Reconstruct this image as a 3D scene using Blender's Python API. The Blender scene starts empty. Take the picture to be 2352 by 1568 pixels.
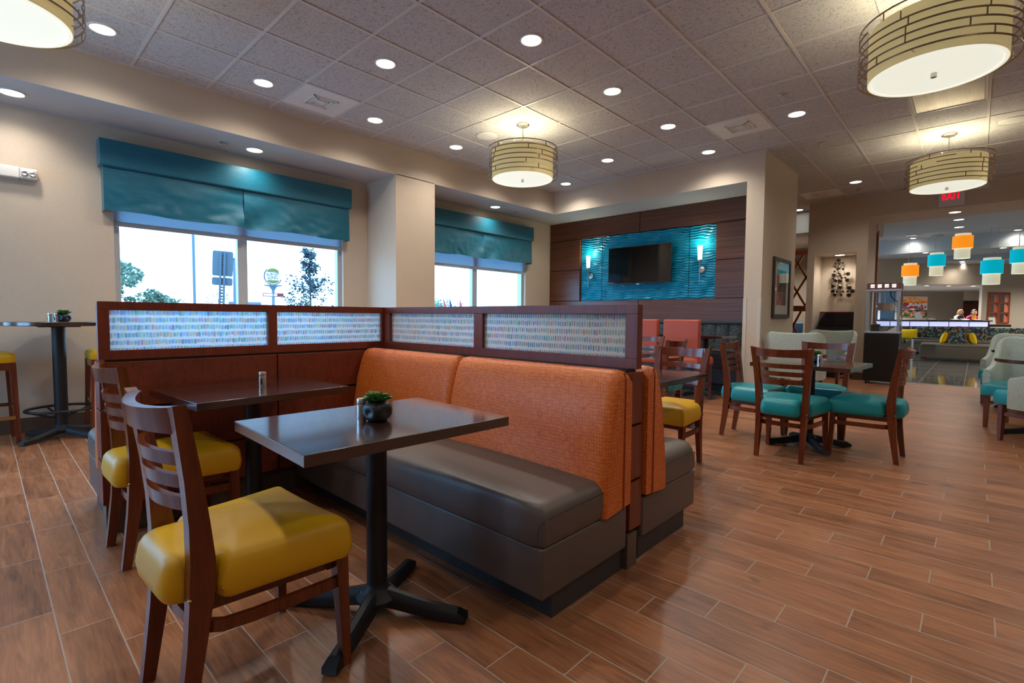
# hotel breakfast room : booth partition, cafe chairs, window alcoves, lobby beyond
SKY = 9.0; DOWN = 60.0; BULB = 20.0; EXPO = 0.0; LAMPC = (1.0, 0.93, 0.83)
import bpy, bmesh, math, random
from mathutils import Vector, Matrix, noise
random.seed(7)
SC = bpy.context.scene
COL = SC.collection
PI = math.pi

# ------------------------------------------------------------------ nodes
def lin(c):
    c = c / 255.0
    return c / 12.92 if c <= 0.04045 else ((c + 0.055) / 1.055) ** 2.4
def rgb(r, g, b):
    return (lin(r), lin(g), lin(b), 1.0)

class V:
    """a scalar socket with arithmetic"""
    def __init__(s, g, sock): s.g = g; s.s = sock
    def __add__(s, o): return s.g.m('ADD', s, o)
    def __radd__(s, o): return s.g.m('ADD', o, s)
    def __sub__(s, o): return s.g.m('SUBTRACT', s, o)
    def __rsub__(s, o): return s.g.m('SUBTRACT', o, s)
    def __mul__(s, o): return s.g.m('MULTIPLY', s, o)
    def __rmul__(s, o): return s.g.m('MULTIPLY', o, s)
    def __truediv__(s, o): return s.g.m('DIVIDE', s, o)
    def __gt__(s, o): return s.g.m('GREATER_THAN', s, o)
    def __lt__(s, o): return s.g.m('LESS_THAN', s, o)

class G:
    def __init__(s, name):
        s.mat = bpy.data.materials.new(name); s.mat.use_nodes = True
        s.t = s.mat.node_tree; s.t.nodes.clear()
        s.out = s.t.nodes.new('ShaderNodeOutputMaterial')
    def n(s, k): return s.t.nodes.new(k)
    def put(s, inp, v):
        if isinstance(v, V): s.t.links.new(v.s, inp)
        elif hasattr(v, 'is_linked'): s.t.links.new(v, inp)
        elif v is not None: inp.default_value = v
    def m(s, op, a, b=None, c=None):
        n = s.n('ShaderNodeMath'); n.operation = op
        s.put(n.inputs[0], a)
        if b is not None: s.put(n.inputs[1], b)
        if c is not None: s.put(n.inputs[2], c)
        return V(s, n.outputs[0])
    def obj(s): return s.n('ShaderNodeTexCoord').outputs['Object']
    def pos(s): return s.n('ShaderNodeNewGeometry').outputs['Position']
    def sep(s, v):
        n = s.n('ShaderNodeSeparateXYZ'); s.put(n.inputs[0], v)
        return V(s, n.outputs[0]), V(s, n.outputs[1]), V(s, n.outputs[2])
    def comb(s, x, y, z=0.0):
        n = s.n('ShaderNodeCombineXYZ')
        s.put(n.inputs[0], x); s.put(n.inputs[1], y); s.put(n.inputs[2], z)
        return n.outputs[0]
    def scale(s, v, x, y, z):
        n = s.n('ShaderNodeVectorMath'); n.operation = 'MULTIPLY'
        s.put(n.inputs[0], v); n.inputs[1].default_value = (x, y, z)
        return n.outputs[0]
    def noise(s, v, sc, det=3.0, rough=0.55, dist=0.0):
        n = s.n('ShaderNodeTexNoise'); s.put(n.inputs['Vector'], v)
        n.inputs['Scale'].default_value = sc; n.inputs['Detail'].default_value = det
        n.inputs['Roughness'].default_value = rough; n.inputs['Distortion'].default_value = dist
        return V(s, n.outputs['Fac'])
    def vor(s, v, sc, feat='F1'):
        n = s.n('ShaderNodeTexVoronoi'); n.feature = feat; s.put(n.inputs['Vector'], v)
        n.inputs['Scale'].default_value = sc
        return V(s, n.outputs['Distance']), n.outputs['Color'] if 'Color' in n.outputs else None
    def white(s, v):
        n = s.n('ShaderNodeTexWhiteNoise'); n.noise_dimensions = '3D'; s.put(n.inputs['Vector'], v)
        return V(s, n.outputs['Value'])
    def ramp(s, f, stops, interp='LINEAR'):
        n = s.n('ShaderNodeValToRGB'); cr = n.color_ramp; cr.interpolation = interp
        while len(cr.elements) < len(stops): cr.elements.new(0.5)
        for e, (p, c) in zip(cr.elements, stops): e.position = p; e.color = c
        s.put(n.inputs[0], f); return n.outputs[0]
    def mix(s, f, a, b, mode='MIX'):
        n = s.n('ShaderNodeMix'); n.data_type = 'RGBA'; n.blend_type = mode
        s.put(n.inputs[0], f); s.put(n.inputs[6], a); s.put(n.inputs[7], b)
        return n.outputs[2]
    def bump(s, h, strength=0.3, dist=0.01):
        n = s.n('ShaderNodeBump'); n.inputs['Strength'].default_value = strength
        n.inputs['Distance'].default_value = dist; s.put(n.inputs['Height'], h)
        return n.outputs[0]
    def pbsdf(s, col, rough=0.5, metal=0.0, bump=None, spec=0.5, coat=0.0, coat_r=0.1, emit=None, estr=0.0, trans=0.0, sheen=0.0):
        n = s.n('ShaderNodeBsdfPrincipled')
        s.put(n.inputs['Base Color'], col); s.put(n.inputs['Roughness'], rough); s.put(n.inputs['Metallic'], metal)
        n.inputs['Specular IOR Level'].default_value = spec
        n.inputs['Coat Weight'].default_value = coat; n.inputs['Coat Roughness'].default_value = coat_r
        n.inputs['Transmission Weight'].default_value = trans
        n.inputs['Sheen Weight'].default_value = sheen
        if bump is not None: s.put(n.inputs['Normal'], bump)
        if emit is not None: s.put(n.inputs['Emission Color'], emit); s.put(n.inputs['Emission Strength'], estr)
        return n.outputs[0]
    def done(s, sh):
        s.t.links.new(sh, s.out.inputs[0]); return s.mat

def plain(name, col, rough=0.5, metal=0.0, var=0.06, bumps=0.0, bscale=200, spec=0.5, coat=0.0, coat_r=0.1, sheen=0.0):
    """one colour with a faint procedural variation"""
    g = G(name); o = g.obj()
    f = g.noise(o, 14.0, 3)
    d = tuple(c * (1 - var) for c in col[:3]) + (1,); u = tuple(min(1, c * (1 + var)) for c in col[:3]) + (1,)
    c = g.mix(f, d, u)
    b = g.bump(g.noise(o, bscale, 3), bumps, 0.002) if bumps else None
    return g.done(g.pbsdf(c, rough, metal, b, spec, coat, coat_r, sheen=sheen))

def emis(name, col, strength, diff=None):
    g = G(name)
    return g.done(g.pbsdf(diff or col, 0.6, emit=col, estr=strength))

M = {}
# --- woods
def cherry(name, dark, light, axis, rough=0.32, sc=1.0, coat=0.25):
    g = G(name); o = g.obj()
    k = {'x': (2.0, 30, 30), 'y': (30, 2.0, 30), 'z': (30, 30, 2.0)}[axis]
    f = g.noise(g.scale(o, *[a * sc for a in k]), 1.0, 5, 0.6, 0.5)
    f2 = g.noise(g.scale(o, *[a * sc * 6 for a in k]), 1.0, 2)
    c = g.ramp(f * 0.75 + f2 * 0.25, [(0.25, dark), (0.75, light)])
    return g.done(g.pbsdf(c, rough, bump=g.bump(f2, 0.08, 0.002), coat=coat, coat_r=0.15))
M['chair_wood'] = cherry('cherry_chair_wood', rgb(68, 26, 11), rgb(128, 60, 30), 'z', 0.25, 1.0, 0.12)
M['partition_wood'] = cherry('cherry_partition_wood', rgb(96, 37, 19), rgb(136, 57, 31), 'z', 0.42, 1.0, 0.04)
def figured(name):
    g = G(name); o = g.obj()
    x, y, z = g.sep(o)
    w = g.noise(g.scale(o, 3, 3, 5), 1.0, 4, 0.5, 2.0)
    w2 = g.m('SINE', w * 60.0) * 0.5 + 0.5
    f2 = g.noise(g.scale(o, 60, 60, 8), 1.0, 3)
    c = g.ramp(w2 * 0.13 + f2 * 0.5 + w * 0.37, [(0.2, rgb(90, 34, 17)), (0.8, rgb(138, 59, 31))])
    return g.done(g.pbsdf(c, 0.42, coat=0.06, coat_r=0.2))
M['panel_wood'] = figured('figured_cherry_veneer')
M['orange_wood'] = cherry('orange_cherry_wood', rgb(120, 54, 26), rgb(160, 80, 42), 'z', 0.4)

def tabletop():
    g = G('espresso_tabletop'); o = g.obj()
    f = g.noise(g.scale(o, 70, 2.2, 70), 1.0, 5, 0.65, 0.3)
    f2 = g.noise(g.scale(o, 260, 7, 260), 1.0, 2)
    c = g.ramp(f * 0.7 + f2 * 0.3, [(0.3, rgb(26, 14, 11)), (0.7, rgb(66, 34, 24))])
    r = 0.16 + f2 * 0.14
    return g.done(g.pbsdf(c, r, bump=g.bump(f * 0.6 + f2 * 0.4, 0.10, 0.002), spec=0.8, coat=1.0, coat_r=0.10))
M['tabletop'] = tabletop()

def zebrano():
    g = G('zebrano_panel'); o = g.pos(); x, y, z = g.sep(o)
    wob = g.noise(g.scale(o, 0.8, 0.8, 1.5), 1.0, 3) * 0.06
    zz = z + wob
    f = g.noise(g.comb(x * 0.5, y * 0.5, zz * 42.0), 1.0, 4, 0.6)
    f2 = g.noise(g.comb(x * 1.2, y * 1.2, zz * 150.0), 1.0, 3)
    c = g.ramp(f * 0.6 + f2 * 0.4, [(0.28, rgb(46, 23, 12)), (0.45, rgb(82, 45, 26)), (0.72, rgb(126, 74, 44))])
    return g.done(g.pbsdf(c, 0.36, coat=0.08, coat_r=0.2))
M['zebrano'] = zebrano()

# --- floor of wood look planks
def plank_floor():
    g = G('wood_look_plank_tile'); p = g.pos(); x, y, z = g.sep(p)
    PW, PL = 0.1528, 0.602
    r = (y - 2.905) / PW
    row = g.m('FLOOR', r); fy = r - row
    u = (x + 0.705 - row * (PL / 3) - PL / 3) / PL
    colm = g.m('FLOOR', u); fx = u - colm
    gw = 0.0022
    my = g.m('MINIMUM', fy, 1.0 - fy) * PW
    mx = g.m('MINIMUM', fx, 1.0 - fx) * PL
    d = g.m('MINIMUM', mx, my)
    grout = d < gw
    idv = g.comb(row, colm, 3.0)
    rnd = g.white(idv)
    rnd2 = g.white(g.comb(colm, row, 9.0))
    v = g.comb(x * 3.0 + rnd * 40.0, y * 26.0 + rnd2 * 40.0, rnd * 10.0)
    f = g.noise(v, 1.0, 6, 0.62, 0.8)
    v2 = g.comb(x * 9.0 + rnd * 40.0, y * 120.0 + rnd2 * 9.0, 0.0)
    f2 = g.noise(v2, 1.0, 3, 0.6)
    knot = g.noise(g.comb(x * 5.0 + rnd2 * 70.0, y * 9.0, rnd * 20.0), 1.0, 2)
    kk = g.ramp(knot, [(0.66, (1, 1, 1, 1)), (0.78, (0.45, 0.42, 0.42, 1))])
    base = g.ramp((f - 0.5) * 0.75 + (f2 - 0.5) * 0.42 + rnd * 0.17 + 0.44, [(0.24, rgb(84, 49, 32)), (0.42, rgb(130, 82, 53)), (0.58, rgb(156, 101, 66)), (0.80, rgb(182, 124, 84))])
    base = g.mix(1.0, base, kk, 'MULTIPLY')
    c = g.mix(grout, base, rgb(168, 152, 138))
    rough = 0.24 + f2 * 0.16 + grout * 0.35
    h = g.m('SMOOTH_MIN', d * 60.0, 0.25, 0.05) + f2 * 0.10
    return g.done(g.pbsdf(c, rough, bump=g.bump(h, 0.25, 0.004), spec=0.5))
M['floor'] = plank_floor()

def stone_tile():
    g = G('dark_polished_tile'); p = g.pos(); x, y, z = g.sep(p)
    S = 0.61
    u = (x + 0.1) / S; v = (y - 11.5) / 1.22
    fu = u - g.m('FLOOR', u); fv = v - g.m('FLOOR', v)
    d = g.m('MINIMUM', g.m('MINIMUM', fu, 1.0 - fu), g.m('MINIMUM', fv, 1.0 - fv))
    gr = d < 0.006
    f = g.noise(p, 6.0, 5)
    c = g.mix(gr, g.ramp(f, [(0.3, rgb(66, 62, 60)), (0.7, rgb(98, 94, 90))]), rgb(112, 108, 102))
    return g.done(g.pbsdf(c, 0.07 + gr * 0.3, spec=0.6))
M['tile_dark'] = stone_tile()
M['tile_band'] = plain('pale_floor_border', rgb(150, 140, 132), 0.15)

# --- walls and ceilings
def wallcover(name, a, b, rough=0.7):
    g = G(name); p = g.pos(); x, y, z = g.sep(p)
    f1 = g.noise(g.comb((x + y) * 420.0, (x - y) * 420.0, z * 40.0), 1.0, 2)
    f2 = g.noise(g.comb((x + y) * 40.0, (x - y) * 40.0, z * 420.0), 1.0, 2)
    f3 = g.noise(p, 1.2, 3)
    f = f1 * 0.4 + f2 * 0.4 + f3 * 0.2
    c = g.ramp(f, [(0.3, a), (0.7, b)])
    return g.done(g.pbsdf(c, rough, bump=g.bump(f, 0.12, 0.002), spec=0.3))
M['wall'] = wallcover('beige_woven_wallcovering', rgb(186, 170, 151), rgb(206, 191, 172))
M['wall_dark'] = wallcover('grey_brown_wallcovering', rgb(128, 119, 106), rgb(150, 140, 126))
M['soffit'] = plain('painted_soffit', rgb(184, 188, 190), 0.75, var=0.02)
def acoustic():
    g = G('acoustic_ceiling_tile'); p = g.pos()
    a = g.noise(p, 48.0, 3, 0.6, 1.2)
    b = g.noise(p, 120.0, 2, 0.6)
    pit = g.ramp(a * 0.7 + b * 0.3, [(0.36, rgb(142, 137, 134)), (0.48, rgb(188, 187, 187)), (0.75, rgb(198, 197, 197))])
    return g.done(g.pbsdf(pit, 0.9, bump=g.bump(a * 0.7 + b * 0.3, 0.55, 0.012), spec=0.2))
M['tile'] = acoustic()
M['tbar'] = plain('white_ceiling_grid', rgb(196, 192, 188), 0.5, var=0.02)
M['white'] = plain('white_painted_metal', rgb(214, 212, 208), 0.45, var=0.02)
M['guard'] = plain('cream_corner_guard', rgb(198, 186, 168), 0.4, var=0.02)
M['base_tile'] = plain('brown_base_tile', rgb(92, 74, 62), 0.4, var=0.1)

# --- metals, plastics
M['black_metal'] = plain('black_textured_metal', rgb(34, 34, 36), 0.5, 0.3, bumps=0.25, bscale=420)
M['black'] = plain('black_laminate', rgb(26, 24, 25), 0.45)
M['screen'] = plain('black_screen_glass', rgb(12, 13, 15), 0.06, var=0.0, spec=0.6)
M['nickel'] = plain('brushed_nickel', rgb(196, 190, 178), 0.32, 1.0)
M['steel'] = plain('stainless_steel', rgb(212, 208, 202), 0.34, 0.9)
M['bronze'] = plain('bronze_ring_metal', rgb(146, 122, 94), 0.4, 0.55)
M['alu'] = plain('aluminium_window_frame', rgb(176, 182, 188), 0.45, 0.2)
M['brass'] = plain('brass_nail', rgb(190, 160, 96), 0.3, 1.0)
M['glide'] = plain('white_plastic_glide', rgb(205, 200, 196), 0.5)
M['red'] = plain('red_plastic', rgb(176, 30, 36), 0.4)

# --- upholstery
def vinyl(name, col, rough=0.36, bs=420, bstr=0.12, spec=0.5):
    g = G(name); o = g.obj()
    f = g.noise(o, 5.0, 4); w = g.noise(g.scale(o, 700, 120, 700), 1.0, 2)
    d = tuple(c * 0.9 for c in col[:3]) + (1,); u = tuple(min(1, c * 1.08) for c in col[:3]) + (1,)
    return g.done(g.pbsdf(g.mix(f * 0.6 + w * 0.4, d, u), rough, bump=g.bump(w * 0.5 + f * 0.5, bstr, 0.003), spec=spec))
M['yellow'] = vinyl('yellow_vinyl', rgb(218, 166, 14), 0.42)
M['teal'] = vinyl('teal_vinyl', rgb(10, 140, 148), 0.34)
M['taupe'] = vinyl('taupe_grey_vinyl', rgb(92, 80, 74), 0.42)
M['salmon'] = vinyl('salmon_vinyl', rgb(172, 72, 42), 0.45)
M['dark_vinyl'] = vinyl('charcoal_vinyl', rgb(48, 47, 48), 0.4)
M['olive'] = vinyl('dark_olive_vinyl', rgb(84, 76, 62), 0.45)
M['yellow_cloth'] = vinyl('yellow_pillow_cloth', rgb(226, 178, 14), 0.8, spec=0.2)
M['seam'] = plain('dark_seam_thread', rgb(60, 52, 48), 0.7)
M['orange_seam'] = plain('rust_piping', rgb(150, 62, 28), 0.6)

def orange_fabric():
    g = G('orange_line_pattern_vinyl'); o = g.obj(); x, y, z = g.sep(o)
    wob = g.noise(o, 9.0, 2) * 0.012
    # a distorted grid of rust lines, cell size varies
    def lines(c, cell, seed, other, oc):
        row = g.m('FLOOR', other / oc)
        j = g.white(g.comb(row, seed, 1.0))
        u = (c + wob) / cell + j
        k = g.m('FLOOR', u); f = u - k
        on = g.white(g.comb(k, row, seed)) > 0.22
        near = (g.m('ABSOLUTE', f - 0.5) < 0.00095 / cell)
        return g.m('MULTIPLY', near, on)
    s = x + y * 0.6
    l1 = lines(s, 0.0140, 3.0, z, 0.05)
    l2 = lines(z, 0.0145, 7.0, s, 0.07)
    l3 = lines(s + z, 0.045, 11.0, z, 0.09)
    l4 = lines(s - z, 0.05, 13.0, z, 0.08)
    ds, _ = g.vor(g.comb(s, z, 0.0), 9.0)
    ring = g.m('ABSOLUTE', ds - 0.22) < 0.010
    line = g.m('MAXIMUM', g.m('MAXIMUM', l1, l2), g.m('MAXIMUM', l3, l4))
    line = g.m('MAXIMUM', line, ring)
    f = g.noise(g.comb(s * 30.0, z * 90.0, 0.0), 1.0, 4)
    base = g.ramp(f, [(0.3, rgb(210, 100, 34)), (0.7, rgb(228, 130, 54))])
    c = g.mix(line * 0.72, base, rgb(176, 56, 28))
    return g.done(g.pbsdf(c, 0.45, bump=g.bump(f, 0.08, 0.002), spec=0.45))
M['orange'] = orange_fabric()

def tub_fabric():
    g = G('pale_aqua_woven_fabric'); o = g.obj()
    a = g.noise(g.scale(o, 300, 300, 40), 1.0, 2); b = g.noise(g.scale(o, 40, 40, 300), 1.0, 2)
    f = a * 0.5 + b * 0.5
    c = g.ramp(f, [(0.32, rgb(138, 148, 138)), (0.68, rgb(190, 198, 186))])
    return g.done(g.pbsdf(c, 0.85, bump=g.bump(f, 0.3, 0.003), spec=0.2, sheen=0.2))
M['tub'] = tub_fabric()

def banquette_fabric():
    g = G('charcoal_dash_weave'); o = g.obj(); x, y, z = g.sep(o)
    u = x / 0.036; v = z / 0.019
    row = g.m('FLOOR', v); fv = v - row
    uu = u + g.m('MODULO', row, 2.0) * 0.5
    k = g.m('FLOOR', uu); fu = uu - k
    dash = (g.m('ABSOLUTE', fv - 0.5) < 0.24) * (g.m('ABSOLUTE', fu - 0.5) < 0.36)
    br = g.white(g.comb(k, row, 1.0))
    c = g.mix(dash * (0.25 + br * 0.75), rgb(30, 34, 36), rgb(112, 122, 122))
    return g.done(g.pbsdf(c, 0.75, spec=0.25))
M['banquette'] = banquette_fabric()

def sofa_fabric():
    g = G('hexagon_dot_upholstery'); o = g.obj(); x, y, z = g.sep(o)
    d, c = g.vor(g.comb(x, z, y * 0.3), 16.0)
    r = g.white(g.scale(c, 1, 1, 1))
    dots = g.ramp(r, [(0.0, rgb(120, 140, 120)), (0.3, rgb(96, 126, 140)), (0.55, rgb(150, 142, 70)), (0.75, rgb(110, 130, 110)), (0.88, rgb(190, 96, 56))], 'CONSTANT')
    c2 = g.mix(d < 0.46, rgb(56, 60, 62), dots)
    c3 = g.mix(d < 0.13, c2, rgb(60, 62, 60))
    return g.done(g.pbsdf(c3, 0.8, spec=0.2))
M['sofa'] = sofa_fabric()

def valance_fabric():
    g = G('teal_slub_fabric'); p = g.obj(); x, y, z = g.sep(p)
    f = g.noise(g.comb(x * 4.0, y * 6.0, z * 300.0), 1.0, 4, 0.6)
    f2 = g.noise(g.comb(x * 50.0, y * 50.0, z * 700.0), 1.0, 2)
    c = g.ramp(f * 0.6 + f2 * 0.4, [(0.3, rgb(0, 70, 92)), (0.7, rgb(8, 112, 136))])
    return g.done(g.pbsdf(c, 0.42, bump=g.bump(f * 0.5 + f2 * 0.5, 0.22, 0.003), spec=0.4, sheen=0.15))
M['valance'] = valance_fabric()

M['wave'] = plain('turquoise_wave_panel', rgb(14, 140, 172), 0.28, var=0.03, spec=0.5)

def shade_cloth():
    g = G('solar_shade_cloth')
    d = g.n('ShaderNodeBsdfDiffuse'); d.inputs[0].default_value = rgb(190, 206, 226)
    t = g.n('ShaderNodeBsdfTranslucent'); t.inputs[0].default_value = rgb(206, 232, 238)
    m = g.n('ShaderNodeMixShader'); m.inputs[0].default_value = 0.3
    g.t.links.new(d.outputs[0], m.inputs[1]); g.t.links.new(t.outputs[0], m.inputs[2])
    return g.done(m.outputs[0])
M['shade_cloth'] = shade_cloth()

def glass(name, tint=(1, 1, 1, 1), refl=0.08):
    g = G(name)
    t = g.n('ShaderNodeBsdfTransparent'); t.inputs[0].default_value = tint
    r = g.n('ShaderNodeBsdfGlossy'); r.inputs['Roughness'].default_value = 0.02
    f = g.n('ShaderNodeLayerWeight'); f.inputs[0].default_value = 0.5
    m = g.n('ShaderNodeMixShader')
    fc = g.m('POWER', V(g, f.outputs['Facing']), 5.0)
    g.put(m.inputs[0], fc * 0.4 + refl * 0.4)
    g.t.links.new(t.outputs[0], m.inputs[1]); g.t.links.new(r.outputs[0], m.inputs[2])
    return g.done(m.outputs[0])
M['glass'] = glass('clear_glass', (0.97, 0.99, 1.0, 1))
M['glass_front'] = glass('picture_glass', (1, 1, 1, 1), 0.16)

def dash_glass():
    g = G('frosted_glass_brush_dashes'); o = g.obj(); x, y, z = g.sep(o)
    u0 = x + y
    RH = 0.0385
    v = z / RH; row = g.m('FLOOR', v); fv = v - row
    CW = 0.0150
    u = u0 / CW + g.white(g.comb(row, 5.0, 2.0)) * 3.0
    k = g.m('FLOOR', u); fu = u - k
    r1 = g.white(g.comb(k, row, 1.0)); r2 = g.white(g.comb(k, row, 2.0)); r3 = g.white(g.comb(k, row, 3.0)); r4 = g.white(g.comb(k, row, 4.0))
    # capsule in metres
    tilt = (r4 - 0.5) * 0.10
    dx = (fu - 0.5 + (r2 - 0.5) * 0.14) * CW
    dz = (fv - 0.5 + (r3 - 0.5) * 0.12) * RH
    dx = dx + dz * tilt
    half = 0.0064 + r2 * 0.0036
    qz = g.m('MAXIMUM', g.m('ABSOLUTE', dz) - half, 0.0)
    dist = g.m('SQRT', dx * dx + qz * qz)
    rad = 0.0033 + r3 * 0.0013
    inside = dist < rad
    edge = g.m('SUBTRACT', inside, dist < rad * 0.72)
    pal = [(0.0, rgb(66, 156, 206)), (0.16, rgb(110, 186, 222)), (0.30, rgb(28, 164, 150)), (0.42, rgb(130, 200, 176)), (0.54, rgb(150, 170, 206)), (0.66, rgb(196, 190, 150)), (0.76, rgb(190, 120, 140)), (0.86, rgb(204, 150, 120)), (0.93, rgb(84, 120, 170))]
    pc = g.ramp(r1, pal, 'CONSTANT')
    tone = g.noise(g.comb(u0 * 300.0, z * 90.0, 0.0), 1.0, 2)
    white = rgb(240, 242, 242)
    c = g.mix(inside * (0.66 + edge * 0.28) * (0.75 + tone * 0.4), white, pc)
    d = g.n('ShaderNodeBsdfDiffuse'); g.put(d.inputs[0], c)
    t = g.n('ShaderNodeBsdfTranslucent'); g.put(t.inputs[0], c)
    m = g.n('ShaderNodeMixShader'); m.inputs[0].default_value = 0.75
    g.t.links.new(d.outputs[0], m.inputs[1]); g.t.links.new(t.outputs[0], m.inputs[2])
    rf = g.n('ShaderNodeBsdfRefraction'); rf.inputs['Roughness'].default_value = 0.6; rf.inputs['IOR'].default_value = 1.3; g.put(rf.inputs[0], c)
    m2 = g.n('ShaderNodeMixShader'); m2.inputs[0].default_value = 0.5
    g.t.links.new(m.outputs[0], m2.inputs[1]); g.t.links.new(rf.outputs[0], m2.inputs[2])
    return g.done(m2.outputs[0])
M['dash_glass'] = dash_glass()

# --- lamps
WARM = (1.0, 0.86, 0.62, 1); LAMP = (1.0, 0.95, 0.84, 1)
M['led'] = emis('downlight_lens_glow', LAMP, 14.0)
M['diffuser'] = emis('pendant_diffuser_glow', (0.95, 1.0, 0.86, 1), 0.72, rgb(240, 240, 225))
def drum_shade(name, col, estr, ecol):
    g = G(name); o = g.obj(); x, y, z = g.sep(o)
    f = g.noise(g.scale(o, 400, 400, 60), 1.0, 2)
    c = g.mix(f, tuple(a * 0.92 for a in col[:3]) + (1,), col)
    return g.done(g.pbsdf(c, 0.8, emit=ecol, estr=estr, spec=0.2))
M['drum'] = drum_shade('cream_linen_shade', rgb(214, 196, 140), 0.26, (0.88, 0.72, 0.34, 1))
M['drum_orange'] = drum_shade('orange_lamp_shade', rgb(250, 140, 30), 0.8, rgb(255, 148, 30))
M['drum_teal'] = drum_shade('turquoise_lamp_shade', rgb(0, 170, 195), 0.6, rgb(0, 190, 212))
M['drum_cream'] = drum_shade('ivory_lamp_shade', rgb(220, 216, 190), 0.55, rgb(232, 226, 190))
M['sconce'] = emis('sconce_glass_glow', (1.0, 0.97, 0.78, 1), 2.6)
M['exit_red'] = emis('exit_letter_glow', rgb(255, 0, 40), 1.2)
M['desk_light'] = emis('desk_light_panel_glow', rgb(196, 204, 255), 0.9)
M['leaf'] = plain('succulent_green', rgb(84, 132, 56), 0.4, var=0.35)
M['leaf_dark'] = plain('tree_leaf_dark', rgb(26, 54, 60), 0.6, var=0.3)
M['leaf_pale'] = plain('tree_leaf_pale', rgb(98, 116, 92), 0.6, var=0.3)
M['bark'] = plain('tree_bark', rgb(70, 66, 62), 0.8)
M['pot'] = plain('black_glazed_pot', rgb(22, 22, 24), 0.38, var=0.1, spec=0.5)
M['frame_dark'] = plain('dark_olive_frame', rgb(58, 52, 44), 0.4)
M['mat_white'] = plain('off_white_mat_board', rgb(206, 202, 192), 0.8)
M['sign_back'] = plain('grey_sign_metal', rgb(78, 92, 102), 0.6, 0.0)
M['concrete'] = plain('outdoor_concrete', rgb(170, 168, 164), 0.9, var=0.08, bumps=0.2, bscale=40)
M['paper'] = plain('white_paper', rgb(228, 226, 222), 0.7)
M['skin'] = plain('skin', rgb(214, 164, 138), 0.5, var=0.04)
M['hair_blond'] = plain('strawberry_blond_hair', rgb(160, 104, 52), 0.5, var=0.2)
M['hair_dark'] = plain('dark_brown_hair', rgb(54, 30, 26), 0.45, var=0.2)
M['cloth_white'] = plain('white_shirt_cloth', rgb(224, 224, 228), 0.8)
M['cloth_vest'] = plain('dark_vest_cloth', rgb(46, 40, 44), 0.8)
M['cloth_magenta'] = plain('magenta_jacket_cloth', rgb(150, 18, 74), 0.8)
M['cloth_mustard'] = plain('mustard_top_cloth', rgb(222, 160, 20), 0.8)
M['cloth_navy'] = plain('navy_trouser_cloth', rgb(34, 36, 50), 0.8)

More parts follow.
